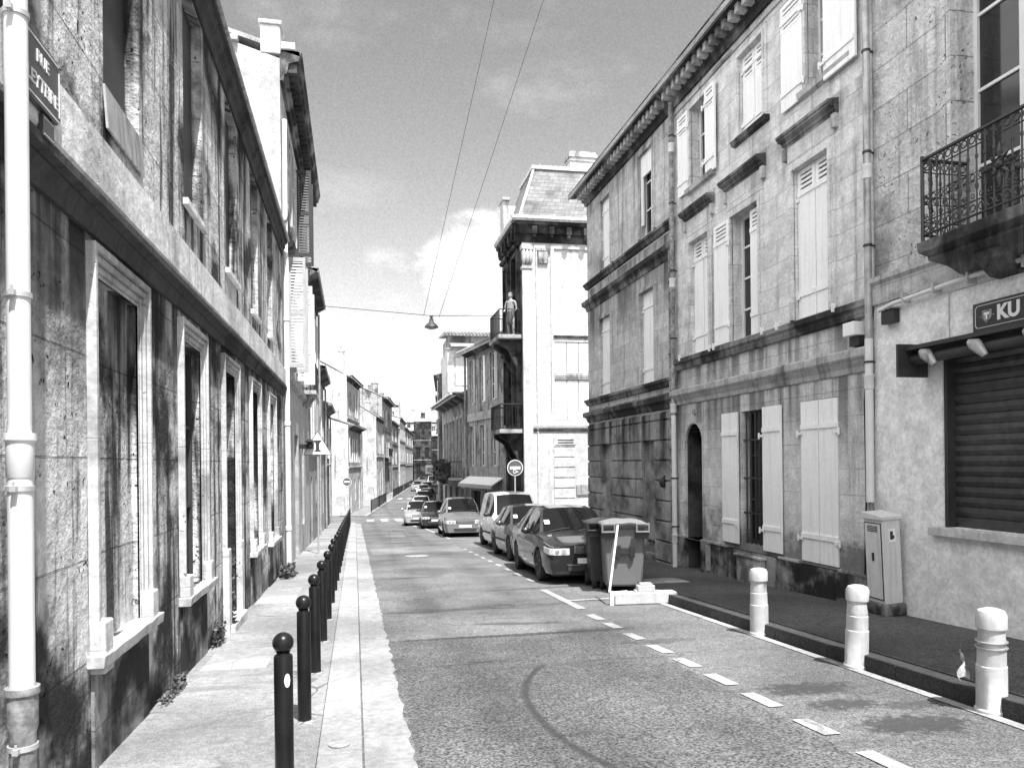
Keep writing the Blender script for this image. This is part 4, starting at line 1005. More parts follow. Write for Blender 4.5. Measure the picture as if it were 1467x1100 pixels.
# ================================================================== WHITE CORNER BUILDING WITH MANSARD
SC = 29.6
f = Fac((6.55, 33.3), (6.55, SC))
r = building('mansard_building', 'tall white corner building with slate mansard roof and sooty carved side', f, 'building')
fr = Fac((6.55, SC), (16.5, SC-.2)); fr.root = r
side_ops = [(.4,1.1,6.9,10.0,.25),(2.2,3.1,6.9,10.0,.25),(.4,1.1,3.3,6.0,.25),(2.2,3.1,3.3,6.0,.25),(.4,1.2,-1.2,1.9,.3),(2.1,3.1,-1.2,2.2,.3)]
mkobj('side_wall', wallgeo(f, -3, 11.1, side_ops, .5, x1=f.L-.06, back=False), M_soot_shade, r)
U = lambda px, py=500: fr.uz(px, py)[0]; Zf = lambda px, py: fr.uz(px, py)[1]
u1, u2 = U(795), U(842)
pan = [(U(768)+.02, U(790), 3.6, 10.0, .05), (u1+.05, u2+.05, 6.85, 10.15, .06)]
shut_ops = [(u1, u2+.1, 3.35, 5.0-.05, .10), (u1, u2+.1, 5.2, 6.45, .10)]
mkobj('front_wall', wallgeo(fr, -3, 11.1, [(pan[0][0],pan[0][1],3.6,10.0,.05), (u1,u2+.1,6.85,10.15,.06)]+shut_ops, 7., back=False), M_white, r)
for (a, b_, c, d, rd) in shut_ops:
    for i in range(3):
        w = (b_-a)/3; g = fr.geo(); g.box(a+i*w+.02, a+(i+1)*w-.02, .03, .07, c+.02, d-.02)
        g.box(a+i*w+.03, a+(i+1)*w-.03, .015, .03, c+.1, c+.16); mkobj('shutter', g, M_shut, r)
g = fr.geo(); g.box(u1-.02, u2+.12, -.03, .02, 4.96, 5.19)
for i in range(16): g.torus((u1+.05+i*(u2-u1)/15, -.04, 5.07), .045, .012, (1,0,0), (0,0,1), 8)
mkobj('pierced_band', g, M_cornice, r)
band(fr, [(0,0),(.06,.02),(.08,.12),(.03,.15),(0,.15)], 3.0, mat=M_white, name='string_course')
g = fr.geo(); g.prism([(0,2.9),(.05,2.9),(.05,2.96),(0,2.96)], 0, fr.L); mkobj('string_line', g, M_soot_shade, r)
g = fr.geo(); g.box(u1-.05, u2+.1, -.05, .01, 6.62, 6.70); mkobj('sill', g, M_soot_shade, r)
# lower courses: incised lines on the rusticated base (thin raised blocks)
g = fr.geo(); z = -1.4
while z < 2.5:
    g.box(U(792), U(822), -.035, .0, z, z+.36); z += .41
mkobj('rustication', g, M_white, r, bevel=.01)
g = fr.geo(); g.box(U(824), U(846)+.3, -.06, -.01, .35, .75); mkobj('grey_panel', g, M_zinc, r)
g = fr.geo(); g.box(U(794), U(823), -.06, 0, 2.35, 2.62); ff = mkobj('vent_panel', g, M_white, r, bevel=.01)
g = fr.geo(); g.box(U(797), U(820), -.07, -.058, 2.42, 2.46); g.box(U(797), U(820), -.07, -.058, 2.52, 2.56); mkobj('slot', g, M_signd, ff)
# corner pilaster, capital, thin pipe
g = fr.geo(); g.box(0.0, .38, -.08, .3, -2, 9.3); g.box(.55, .60, -.05, 0, -2, 10.2); mkobj('corner_pilaster', g, M_white, r, bevel=.02)
g = fr.geo()
for dx in (.05, .19, .33): g.ball((dx, -.12, 9.75), .09, .09, .3, 10, 8)
g.box(-.04, .42, -.16, .2, 10.05, 10.25); g.box(-.02,.4,-.12,.2,9.3,9.42); mkobj('capital', g, M_far[0], r, smooth=50)
g = fr.geo(); a, b_ = pan[0][0], pan[0][1]; g.box(a, b_, -.06, 0, 10.04, 10.14); g.box(a+.1, b_-.1, -.04, 0, 9.55, 10.04); g.tube([(a+.3,-.06,9.75),(.5*(a+b_),-.09,9.62),(b_-.3,-.06,9.75)], .05, 8); mkobj('carved_bracket', g, M_far[1], r, smooth=50)
# black carved entablature and pale zinc cornice on both sides
prof = [(0,-.75),(.05,-.74),(.08,-.45),(.16,-.42),(.2,-.2),(.34,-.12),(.36,0),(0,0)]
band(fr, prof, 11.1, -.3, None, M_soot_shade, 'entablature'); band(f, prof, 11.1, 0, f.L, M_soot_shade, 'entablature')
for F_ in (fr, f):
    g = F_.geo()
    for i in range(int(F_.L/.7)): x = .35+i*.7; g.box(x, x+.2, -.34, -.05, 10.62, 10.92); g.ball((x+.1,-.22,10.55), .09,.12,.12, 8, 6)
    mkobj('consoles', g, M_soot_shade, r, smooth=40)
prof = [(0,0),(.40,.0),(.46,.08),(.46,.16),(.1,.3),(0,.3)]
band(fr, prof, 11.1, -.46, None, M_white, 'zinc_cornice'); band(f, prof, 11.103, 0, f.L+.3, M_white, 'zinc_cornice')
# mansard: sloping slate faces
def W3(F_, u, d, z): return F_.M @ Vector((u, -d, z))
zb_, zt_ = 11.38, 13.5; ins = .75
A = [Vector((6.45, SC-.15, zb_)), Vector((17, SC-.35, zb_)), Vector((17, 33.5, zb_)), Vector((6.45, 33.5, zb_))]
T = [Vector((6.45+ins, SC+ins-.15, zt_)), Vector((17, SC+ins-.35, zt_)), Vector((17, 33.5-ins, zt_)), Vector((6.45+ins, 33.5-ins, zt_))]
g = Geo(); g.add(A+T, [(0,1,5,4),(1,2,6,5),(2,3,7,6),(3,0,4,7),(4,5,6,7)]); mkobj('mansard_roof', g, M_slate, r)
g = Geo(); g.add([p+Vector((-.08,-.08,0)) for p in T]+[p+Vector((-.08,-.08,.14)) for p in T], [(0,1,5,4),(1,2,6,5),(2,3,7,6),(3,0,4,7),(4,5,6,7),(0,3,2,1)]); mkobj('roof_trim', g, M_white, r)
g = Geo()
for i in range(40): g.tube([(7.5+i*.22, SC+.72, 13.68), (7.5+i*.22, SC+2.6, 14.0)], .09, 6)
mkobj('ridge_tiles', g, M_tile, r, smooth=50)
g = Geo()
for a, t in ((A[0], T[0]),): g.tube([a, t], .05, 6)
mkobj('hip_roll', g, M_white, r)
p = aty(832, 237, 31.5); p2 = aty(814, 222, 31.5)
g = Geo(); g.box(p2.x, p2.x+1.1, 31.2, 31.9, 13.4, p2.z-.2); mkobj('chimney', g, M_white, r)
g = Geo(); g.box(p2.x-.07, p2.x+1.17, 31.13, 31.97, p2.z-.2, p2.z-.05); g.box(p2.x-.02, p2.x+1.12, 31.18, 31.92, p2.z-.05, p2.z+.05); g.box(p2.x-.04, p2.x+1.14, 31.16, 31.94, p2.z-.36, p2.z-.3); mkobj('chimney_cap', g, M_cornice, r)
g = Geo(); g.box(6.35, 6.6, 32.3, 33.0, 11.3, 12.9); g.box(6.3,6.65,32.2,33.1,12.9,13.02); mkobj('dormer', g, M_zinc, r)
g = Geo(); g.box(6.6, 7.4, 32.32, 32.98, 11.3, 12.7); mkobj('dormer_cheek', g, M_white, r)
for o in side_ops: window(f, o, o[4], 2, 4, M_shutd)
for o in side_ops[:4]: surround(f, o, .2, .12, M_soot_shade)
g = f.geo()
for o in side_ops[:4]:
    for k in range(4): g.ball((o[0]-.1+k*.32, -.16, o[3]+.32), .12, .12, .12, 7, 5)
    g.prism([(0,0),(.22,.06),(.25,.15),(0,.18)], o[0]-.35, o[1]+.35)
mkobj('carving', g, M_soot_shade, r, smooth=50)
# balconies with carved corbels
balu = []
for zf, name_ in ((6.72,'u'), (2.98,'l')):
    g = f.geo(); g.box(1.45, 3.62, -.95, 0, zf-.16, zf); b1 = mkobj('balcony', g, M_far[1], r, bevel=.02)
    g = f.geo()
    for x in (1.7, 2.95): g.prism([(0,zf-1.3),(.12,zf-1.25),(.3,zf-.9),(.45,zf-.55),(.85,zf-.3),(.85,zf-.16),(0,zf-.16)], x, x+.32)
    mkobj('corbel', g, M_soot_shade, b1)
    railing(f, 1.5, 3.57, zf, zf+1.0, .9, b1, .12, side=.86)
    balu.append(b1)

# ================================================================== RIGHT ROW BEYOND
f5 = Fac((5.70, 39.05), (6.58, 33.4))
r = building('shuttered_house', 'two storey grey house with tiled eaves and an awning, beside the mansard building', f5)
def O5(px0, px1, yt, yb): return f5.ring(px0, px1, yt, yb)
zb5 = -3
ops5 = [(.5,1.1,4.6,6.8,.15),(2.1,2.7,4.6,6.8,.15),(3.7,4.4,4.6,6.8,.15), (.5,1.1,1.5,3.5,.15),(2.1,2.8,1.5,3.5,.15),(3.8,4.5,1.5,3.5,.15), (.5,2.0,-1.8,.3,.25),(2.8,4.8,-1.8,.3,.25)]
mkobj('wall', wallgeo(f5, zb5, 7.3, ops5, 8., roofz=9), M_far[1], r)
mkobj('roof', roofgeo(f5, 7.32, 9.1, 8., .55), M_tile, r); mkobj('tile_edge', tilerows(f5, 7.2, .55, 0, f5.L, .07, .2, .9, .5), M_tile, r, smooth=50)
band(f5, [(0,-.2),(.3,-.1),(.5,0),(.5,.06),(0,.08)], 7.25, mat=M_moss); band(f5, [(0,0),(.05,0),(.05,.4),(0,.4)], 3.75, mat=M_far[0], name='string_course')
for i, o in enumerate(ops5):
    window(f5, o, o[4], 2, 3, M_frame if i < 6 else M_shutd)
    if i < 6:
        w = (o[1]-o[0])*.5; leaf(f5, o[1]+.02, o[1]+w+.02, o[2], o[3], -.05, louv=False, mat=M_shutg if i != 1 else M_shut)
        surround(f5, o, .07, .02, M_far[0])
g = f5.geo(); g.tube([(.02,-.12,-1.8),(.02,-.12,7.1)], .06, 8); mkobj('drainpipe', g, M_cast, r, smooth=40)
root = thing('shop_awning', 'pale sloping shop awning across the grey shuttered house front', 'awning', tuple(W3(f5, 2, .3, .9)), f5.ang)
g = f5.geo(); g.hexa([(.1,-.55,.62),(5.3,-.55,.62),(5.3,0,.95),(.1,0,.95),(.1,-.55,.66),(5.3,-.55,.66),(5.3,0,1.0),(.1,0,1.0)]); mkobj('cloth', g, M_shut, root)
g = f5.geo()
for i in range(16): g.box(.1+i*.325, .1+i*.325+.30, -.57, -.55, .48, .66)
mkobj('valance', g, M_shutg, root)

f6 = Fac((5.62, 49.6), (5.68, 39.2))
r = building('low_house', 'low two storey house with six tall narrow windows and flower boxes on the right', f6)
ops6 = [(1.0+i*1.45, 1.75+i*1.45, 1.7, 4.1, .2) for i in range(6)] + [(.9+i*2.4, 1.9+i*2.4, -2., .3, .25) for i in range(4)]
mkobj('wall', wallgeo(f6, -3, 5.3, ops6, 8., roofz=6.6), M_far[1], r)
mkobj('roof', roofgeo(f6, 5.32, 6.8, 8., .75), M_tile, r); band(f6, [(0,-.3),(.1,-.25),(.5,-.08),(.75,0),(.75,.06),(0,.06)], 5.2, mat=M_moss)
g = f6.geo(); g.tube([(0,-.8,5.24),(f6.L,-.8,5.24)], .06, 8); mkobj('roof_gutter', g, M_pipew, r, smooth=40)
for i, o in enumerate(ops6):
    window(f6, o, o[4], 2, 3, M_frame if i < 6 else M_shutd)
    if i < 6: surround(f6, o, .16, .04, M_far[0])
g = f6.geo(); g.box(1.5, 8.8, -.7, 0, .75, .87); b6 = mkobj('balcony', g, M_cornice, r); railing(f6, 1.5, 8.8, .87, 1.75, .66, b6, .16, side=.6)
def tuft(label, cx, cy, z, w, d, h, n, cat='plant', name='plant', group=None, big=.09):
    g = Geo()
    for _ in range(n):
        a = random.uniform(0, 6.283); rr = random.random()**.5
        x = cx+math.cos(a)*rr*w; y = cy+math.sin(a)*rr*d; zz = z+random.random()*h
        L_ = big*random.uniform(.6,1.3); u = Vector((random.uniform(-1,1), random.uniform(-1,1), random.uniform(-.2,1))).normalized(); v = u.cross(Vector((random.uniform(-1,1), random.uniform(-1,1), random.uniform(-1,1)))).normalized()
        p = Vector((x,y,zz)); g.add([p-v*L_*.18, p+u*L_*.5-v*L_*.28, p+u*L_, p+u*L_*.5+v*L_*.28, p+v*L_*.18], [(0,1,2,3,4)])
    return single(name, g, M_leaf, label, cat, group, loc=(cx,cy,z), recalc=False)
p = W3(f6, 5.0, .7, 1.0)
tuft('dark trailing plants along the balcony of the low house', p.x-.05, p.y, p.z-.5, .22, 3.4, 1.25, 800, big=.26, name='balcony_plants')
root = thing('wall_lantern', 'small pale globe lantern below the planted balcony', 'lantern', tuple(W3(f6, 5.2, .75, .2)), f6.ang)
g = f6.geo(); g.ball((5.2,-.85,.55), .16,.16,.2); mkobj('globe', g, M_sign, root, smooth=60)
g = f6.geo(); g.tube([(5.2,0,.95),(5.2,-.85,.95),(5.2,-.85,.72)], .025, 6); mkobj('bracket', g, M_iron, root)

# taller building rising behind the low house, its white end wall catching the sun
p0 = aty(642, 600, 52.5); p1 = aty(674, 600, 52.5)
fa = Fac((p0.x, 52.5), (p1.x+5, 52.3)); r = building('white_tower_house', 'taller house with white sunlit end wall and tiled flat roof behind the low house', fa)
zt = aty(650, 500, 52.5).z
opst = [(.45, p1.x-p0.x-.1, zt-2.6, zt-.5, .06)]
mkobj('wall', wallgeo(fa, -3, zt, opst, 6.), M_far[3], r)
g = fa.geo(); g.box(.55, p1.x-p0.x-.2, .02, .05, zt-2.5, zt-.6); mkobj('blank_panel', g, M_white, r)
band(fa, [(0,-.1),(.1,-.05),(.14,.08),(0,.1)], zt, -.1, mat=M_cornice); band(fa, [(0,0),(.06,.02),(.06,.1),(0,.12)], zt-3.0, mat=M_cornice, name='string_course')
g = fa.geo(); g.box(.1, p1.x-p0.x+3, .6, 5, zt+.1, zt+1.0); mkobj('attic', g, M_far[1], r)
g = fa.geo(); g.hexa([(-.2,.1,zt+.95),(6,.1,zt+.95),(6,5,zt+1.5),(-.2,5,zt+1.5),(-.2,.1,zt+1.1),(6,.1,zt+1.1),(6,5,zt+1.65),(-.2,5,zt+1.65)]); rf = mkobj('roof', g, M_tile, r)
g = fa.geo()
for i in range(26): g.tube([(-.1+i*.24,.0,zt+1.15),(-.1+i*.24,2.5,zt+1.42)], .09, 6)
mkobj('tile_edge', g, M_tile, rf, smooth=50)
mkobj('lower_roof', (lambda g: (g.hexa([(.2,-.6,zt+.08),(5,-.6,zt+.08),(5,.8,zt+.5),(.2,.8,zt+.5),(.2,-.6,zt+.16),(5,-.6,zt+.16),(5,.8,zt+.6),(.2,.8,zt+.6)]), g)[-1])(fa.geo()), M_tile, r)
# side of that house towards the street is a row house continuing; then the far right row
rowhouse('grey three storey house after the white ended tower house on the right', P(70,5.35), P(58,5.35), 8.2, 9.6, M_far[2], 3, 3, shut=[3,0], corn=.4)
rowhouse('dark right hand house with a projecting shop sign', P(88,5.2), P(70.3,5.3), 7.8, 9.4, M_far[2], 3, 4, shut=[0,3], corn=.4, detail=False)
rowhouse('dark far right house with a lower eave', P(112,5.0), P(88.3,5.15), 6.6, 8.2, M_far[2], 3, 5, shut=[0], corn=.4, detail=False, chim=[(4,3,1.2,1.4)])
rowhouse('furthest dark house on the right of the street', P(165,4.6), P(112.3,4.95), 7.4, 9., M_far[2], 3, 8, shut=[0], corn=.3, detail=False, chim=[(14,3,1.6,1.4),(30,3,1.2,1.4)])
q = S(80, 4.8)
root = thing('shop_sign', 'pale projecting shop sign on the far right house', 'sign', (q.x, q.y, 1.2), 0)
g = Geo(); g.box(q.x-1.1, q.x+.1, q.y, q.y+.15, .6, 1.5); mkobj('panel', g, M_sign, root, bevel=.03)
g = Geo(); g.box(q.x-1.0, q.x-.1, q.y-.01, q.y, .8, 1.25); mkobj('face', g, M_zinc, root)
# ================================================================== BOLLARDS
ORD = 'first second third fourth fifth sixth seventh eighth ninth tenth eleventh twelfth thirteenth fourteenth fifteenth sixteenth seventeenth eighteenth nineteenth twentieth twenty-first twenty-second twenty-third twenty-fourth twenty-fifth twenty-sixth twenty-seventh twenty-eighth'.split()
def make_bollard():
    t = thing('bollard', '', 'bollard', (0,0,0), 0, 'black bollards along the left kerb')
    g = Geo(); g.lathe([(.050,-.02),(.050,.80),(.047,.812),(.036,.818),(.034,.826),(.040,.832)], n=28); mkobj('post', g, M_bol, t, smooth=35)
    g = Geo(); g.ball((0,0,.878), .056,.056,.056, 28, 16); mkobj('ball_top', g, M_bol, t, smooth=80)
    g = Geo(); g.lathe([(.085,-.02),(.085,.004),(.05,.012)], n=24); mkobj('foot', g, M_paveL, t, smooth=30)
    return t
b0 = make_bollard(); k = 0; y = 4.29
while y < 48.5 and k < 28:
    t = b0 if k == 0 else copy_tree(b0)
    t.location = (-.39+.0015*y, y, gz(y)); t.rotation_euler = (random.uniform(-.008,.008), random.uniform(-.012,.012), random.random()*.5)
    t['label'] = ('black ball topped bollard nearest to the camera, with a pale oval sticker' if k == 0 else 'black ball topped bollard, %s from the camera in the row along the left kerb' % ORD[k])
    y += 1.6 if k < 2 else 1.62; k += 1
g = Geo(); n = 16
m_ = 8
for i in range(m_+1):
    t_ = -1+2*i/m_; xa_ = .017*t_/.0512; hh = .036*math.sqrt(max(0, 1-t_*t_))+.0005
    g.v += [Vector((.0512*math.sin(xa_), -.0512*math.cos(xa_), .685-hh)), Vector((.0512*math.sin(xa_), -.0512*math.cos(xa_), .685+hh))]
for i in range(m_): g.f.append((2*i, 2*i+2, 2*i+3, 2*i+1))
st = mkobj('sticker', g, M_sign, None); st.parent = b0
# railings guarding the footway beyond the crossing
def barrier(s0, s1, lab):
    a = S(s0, -.05); q = S(s1, -.05); F_ = Fac((a.x,a.y), (q.x,q.y)); z = gz(a.y)
    root = thing('pedestrian_barrier', lab, 'barrier', (a.x,a.y,z), F_.ang, 'barriers along the far left kerb')
    g = F_.geo(); 
    for u in (0, F_.L): g.tube([(u,0,z-.1),(u,0,z+1.0)], .035, 8)
    mkobj('post', g, M_iron, root)
    g = F_.geo(); g.tube([(0,0,z+.95),(F_.L,0,z+.95)], .025, 6); g.tube([(0,0,z+.15),(F_.L,0,z+.15)], .02, 6); mkobj('rail', g, M_iron, root)
    g = F_.geo(); n = int(F_.L/.55)
    for i in range(1, n): g.box(i*F_.L/n-.03, i*F_.L/n+.03, -.02, .02, z+.15, z+.95)
    mkobj('bars', g, M_iron, root)
for i, (s0, s1) in enumerate(((61,68),(68.6,76),(86,95),(96,106),(108,122),(124,142))):
    barrier(s0, s1, 'black metal pedestrian barrier, %s one beyond the zebra crossing on the left' % ORD[i])
# white plastic sleeved bollards on the right
def white_bollard(px, py, lab, seed, strap=False):
    rnd = random.Random(seed); p = gp(px, py, -.06)
    t = thing('white_bollard', lab, 'bollard', (p.x, p.y, gz(p.y)-.06), rnd.random(), 'white wrapped bollards')
    t.rotation_euler = (rnd.uniform(-.03,.03), rnd.uniform(-.03,.03), 0); MW[t] = Matrix.Identity(4)
    prof = [(.118,0),(.118,.03),(.106,.045),(.105,.36),(.099,.365),(.099,.50),(.093,.505),(.096,.53),(.090,.62),(.094,.625),(.094,.64),(.105,.645),(.106,.74),(.09,.775),(.05,.79)]
    g = Geo(); n = 28
    dents = [(rnd.uniform(0,6.28), rnd.uniform(.35,.72), rnd.uniform(.01,.022)) for _ in range(5)]
    for r_, h in prof:
        for k in range(n):
            a = 2*math.pi*k/n; rr = r_
            for (da, dh, dd) in dents:
                q = ((math.atan2(math.sin(a-da), math.cos(a-da)))/.5)**2 + ((h-dh)/.06)**2; rr -= dd*math.exp(-q)
            g.v.append(Vector((rr*math.cos(a), rr*math.sin(a), h)))
    m_ = len(prof)
    for i in range(m_-1):
        for k in range(n): g.f.append((i*n+k, i*n+(k+1)%n, (i+1)*n+(k+1)%n, (i+1)*n+k))
    g.f += [tuple(range(n))[::-1], tuple(range((m_-1)*n, m_*n))]
    mkobj('sleeve', g, M_wb, t, smooth=38)
    if strap:
        g = Geo()
        for z in (.50, .545): g.lathe([(.104,z-.004),(.110,z-.003),(.110,z+.003),(.104,z+.004)], n=24)
        mkobj('strap', g, M_zinc, t)
    return p
white_bollard(1088, 909, 'white wrapped bollard farthest from the camera, nearest the wheelie bins', 3)
white_bollard(1227, 956, 'middle white wrapped bollard, in front of the grey street cabinet', 5)
pw = white_bollard(1421, 1020, 'nearest white wrapped bollard at the right edge, with a strap round its middle', 8, True)
g = Geo(); n = 7
for i in range(n):
    for j in range(5): g.v.append(Vector((pw.x-.13-.05*math.sin(i*.9+j)*.4-.02*j*(i/n), pw.y+.1+.02*math.sin(j*2+i), gz(pw.y)+.2+i*.035-.02*abs(j-2))) + Vector((.02*j-.05, 0, 0)))
for i in range(n-1):
    for j in range(4): a = i*5+j; g.f.append((a, a+1, a+6, a+5))
single('plastic_bag', g, M_wb, 'torn white plastic bag caught behind the nearest white bollard', 'bag', recalc=False, smooth=80)

# ================================================================== STREET CABINET
p = gp(1250, 884, .09)
root = thing('street_cabinet', 'leaning pale grey utility cabinet with a small sticker on a dark plinth', 'cabinet', (6.30, 8.22, gz(8.3)+.09), R(0)); root.rotation_euler = (R(1.0), R(-3.2), 0); root.scale = (.72, .72, 1); MW[root] = Matrix.Identity(4)
g = Geo(); g.box(-.02,.38,-.03,.50,0,.14); mkobj('plinth', g, M_plinth, root, bevel=.01)
g = Geo(); g.box(0,.34,0,.46,.145,1.17); mkobj('case', g, M_cab, root, bevel=.006)
g = Geo(); g.hexa([(-.03,-.03,1.17),(.37,-.03,1.17),(.37,.49,1.17),(-.03,.49,1.17),(-.03,-.03,1.215),(.37,-.03,1.215),(.37,.49,1.255),(-.03,.49,1.255)]); mkobj('lid', g, M_cab, root, bevel=.008)
g = Geo(); g.box(-.014,-.001,.03,.43,.2,1.12); d_ = mkobj('door', g, M_cab, root, bevel=.003)
g = Geo(); g.box(-.016,-.0005,.02,.028,.19,1.13); g.box(-.016,-.0005,.432,.44,.19,1.13); g.box(-.0155,-.0005,.028,.432,1.122,1.13); g.box(-.0155,-.0005,.028,.432,.19,.198); mkobj('door_gap', g, M_plast, root)
g = Geo(); g.box(-.03,-.014,.21,.26,.66,.76); mkobj('handle', g, M_plast, d_, bevel=.004)
g = Geo()
for i in range(4): g.box(-.018,-.013,.1,.36,1.02+i*.02,1.03+i*.02)
mkobj('vents', g, M_plast, d_)
g = Geo(); g.box(.12,.25,-.003,.0,.90,1.06); sk = mkobj('sticker', g, M_sign, root)
g = Geo(); g.box(.145,.20,-.005,-.003,.93,1.03); g.box(.19,.225,-.0055,-.003,.94,.98); mkobj('print', g, M_plast, sk)

# ================================================================== CARS
def interp(tab, p):
    for i in range(len(tab)-1):
        a, b_ = tab[i], tab[i+1]
        if p <= b_[0]:
            t = (p-a[0])/max(1e-6, b_[0]-a[0]); return [a[k]+(b_[k]-a[k])*t for k in range(len(a))]
    return list(tab[-1])
def make_car(name, label, cat, spec, body, loc, group='parked cars', plate='', lights=True, rims=None, flip=False, extras=True):
    """car with its nose at local -y... built along local y: nose at y=0, tail at y=L (nose faces the camera)"""
    L = spec['L']; tab = spec['tab']; wy = spec['wheels']; wr = spec.get('wr', .31)
    a_, b_, c_, d_ = spec['cowl'], spec['rf'], spec['rr'], spec['rg']
    y0 = loc[1]; sl = (gz(loc[1]+L)-gz(loc[1]))/L
    t = bpy.data.objects.new(name, None); COL.objects.link(t); MW[t] = Matrix.Identity(4)
    t['label'] = label; t['category'] = cat; t['group'] = group
    t.location = (loc[0], loc[1], gz(loc[1])-.06); rz = loc[2] if len(loc) > 2 else 0
    t.rotation_euler = (math.atan(sl), 0, rz)
    if flip: pass
    st = set(round(r_[0], 3) for r_ in tab)
    ar = wr+.055
    for w in wy:
        for k in range(9): st.add(round(w+ar*math.cos(math.pi*k/8), 3))
    for pz in spec['pillars']: st.add(pz-.035); st.add(pz+.035)
    st = sorted(st); ss = [st[0]]
    for v in st[1:]:
        if v-ss[-1] > .008: ss.append(v)
    rings = []
    for p in ss:
        _, w, zs, zt, wt = interp(tab, p); zb = spec.get('zb', .19)
        for q in wy:
            dx = abs(p-q)
            if dx < ar: zb = max(zb, wr+math.sqrt(ar*ar-dx*dx))
        zm = max((.19+zs)/2, zb+.02); zm2 = max(zs-.10, zm+.015)
        ring = [(w*.93, zb), (w*.985, max(.34, zb+.008)), (w, zm), (w*.985, zm2), (w*.955, zs), (wt, zt-.05), (wt*.90, zt-.012), (wt*.5, zt+.012), (0, zt+.02)]
        rings.append(ring)
    cab = lambda i: a_-.001 <= ss[i] and ss[i+1] <= d_+.001
    G = {k: Geo() for k in ('body','windscreen','rear_window','side_window')}
    for i in range(len(ss)-1):
        mid = (ss[i]+ss[i+1])/2
        for j in range(8):
            kind = 'body'
            if j >= 6 and a_ < mid < b_: kind = 'windscreen'
            elif j >= 6 and c_ < mid < d_: kind = 'rear_window'
            elif j == 4 and a_+.12 < mid < d_-.1 and cab(i) and not any(abs(mid-q) < .04 for q in spec['pillars']) and not any(lo < mid < hi for lo, hi in spec.get('solid', [])): kind = 'side_window'
            for s_ in (1, -1):
                q = []
                for (ii, jj) in ((i,j),(i+1,j),(i+1,j+1),(i,j+1)):
                    x, z = rings[ii][jj]; q.append((s_*x, ss[ii], z))
                if s_ < 0: q = q[::-1]
                # glass sits a touch below the paint
                G[kind].add(q, [(0,1,2,3)])
    for idx in (0, len(ss)-1):
        r_ = rings[idx]; pts = [(x, ss[idx], z) for x, z in r_] + [(-x, ss[idx], z) for x, z in r_[:-1][::-1]]
        G['body'].add(pts, [tuple(range(len(pts)))])
    def weld(g):
        bm = bmesh.new(); vs = [bm.verts.new(v) for v in g.v]
        for f_ in g.f:
            try: bm.faces.new([vs[i] for i in f_])
            except ValueError: pass
        bmesh.ops.remove_doubles(bm, verts=bm.verts, dist=.0008); bmesh.ops.recalc_face_normals(bm, faces=bm.faces)
        me = bpy.data.meshes.new('m'); bm.to_mesh(me); bm.free()
        o = Geo(); o.v = [v.co.copy() for v in me.vertices]; o.f = [tuple(p_.vertices) for p_ in me.polygons]; bpy.data.meshes.remove(me); return o
    bo = mkobj('body', weld(G['body']), body, t, smooth=32)
    for k in ('windscreen','rear_window','side_window'):
        if G[k].f: mkobj(k, weld(G[k]), M_cglass, t, smooth=25, recalc=False)
    # dark underside and wheel wells
    W = max(r_[1] for r_ in tab)
    g = Geo(); g.box(-W*.80, W*.80, .12, L-.12, .16, .60); mkobj('underbody', g, M_plast, t)
    for w in wy:
        for s_ in (1, -1):
            g = Geo(); prof = [(wr-.10,-.10),(wr-.02,-.105),(wr,-.08),(wr,.08),(wr-.02,.105),(wr-.09,.10)]
            xc = s_*(W-.125); g.lathe([(r_, h) for r_, h in prof], (xc, w, wr), 28, 'x'); wh = mkobj('wheel', g, M_rubber, t, smooth=40)
            g = Geo(); R_ = wr-.085; g.lathe([(R_, -.02),(R_, .085),(R_-.02,.09),(R_-.03,.06),(.05,.05),(.045,.08),(.001,.085)] if s_ > 0 else [(R_, .02),(R_, -.085),(R_-.02,-.09),(R_-.03,-.06),(.05,-.05),(.045,-.08),(.001,-.085)], (xc, w, wr), 24, 'x')
            for k in range(5):
                an = 2*math.pi*k/5; c2, s2 = math.cos(an), math.sin(an); 
                g.tube([(xc+s_*.075, w+.04*c2, wr+.04*s2), (xc+s_*.085, w+(R_-.02)*c2, wr+(R_-.02)*s2)], .022, 5)
            mkobj('rim', g, rims or M_rim, wh, smooth=35)
    if not extras: return t
    n0 = rings[0]; wf = n0[2][0]
    # headlights: wedge shaped lenses wrapping the corners
    hz = spec['hl']
    for s_ in (1, -1):
        g = Geo(); z0_, z1_, xi, sweep = hz
        wy_ = lambda p: interp(tab, p)[1]
        pth = [(xi, -.014, 0), (wf*.93, -.014, .0), (wf+.006, .002, .005), (wy_(.05)+.008, .05, .01), (wy_(.15)+.008, .15, .022), (wy_(sweep)+.006, sweep, .05)]
        n4 = len(pth)
        for x_, y_, dz_ in pth: g.v += [Vector((s_*x_, y_, z0_+dz_)), Vector((s_*x_, y_, z1_+dz_*.6)), Vector((s_*(x_-.05), y_+.05, z1_+dz_*.6)), Vector((s_*(x_-.05), y_+.05, z0_+dz_))]
        for i in range(n4-1):
            for q in range(4): g.f.append((i*4+q, i*4+(q+1)%4, i*4+4+(q+1)%4, i*4+4+q))
        g.f += [(0,1,2,3), tuple((n4-1)*4+q for q in range(4))]
        hl_ = mkobj('headlight', g, M_lamp, t, bevel=.006)
        g = Geo(); g.lathe([(.045,-.024),(.05,-.016)], (s_*(xi+.10), 0, (z0_+z1_)/2), 14, 'y'); g.lathe([(.035,-.024),(.04,-.016)], (s_*(xi+.23), 0, (z0_+z1_)/2), 14, 'y'); mkobj('reflector', g, M_zinc, hl_)
    gr_ = spec['grille']; g = Geo(); x_, z0, z1 = gr_; g.box(-x_, x_, -.012, .06, z0, z1); gg = mkobj('grille', g, M_plast, t, bevel=.01)
    g = Geo(); n_ = 4
    for i in range(n_): z = z0+(z1-z0)*(i+.5)/n_; g.box(-x_+.02, x_-.02, -.02, -.01, z-.008, z+.008)
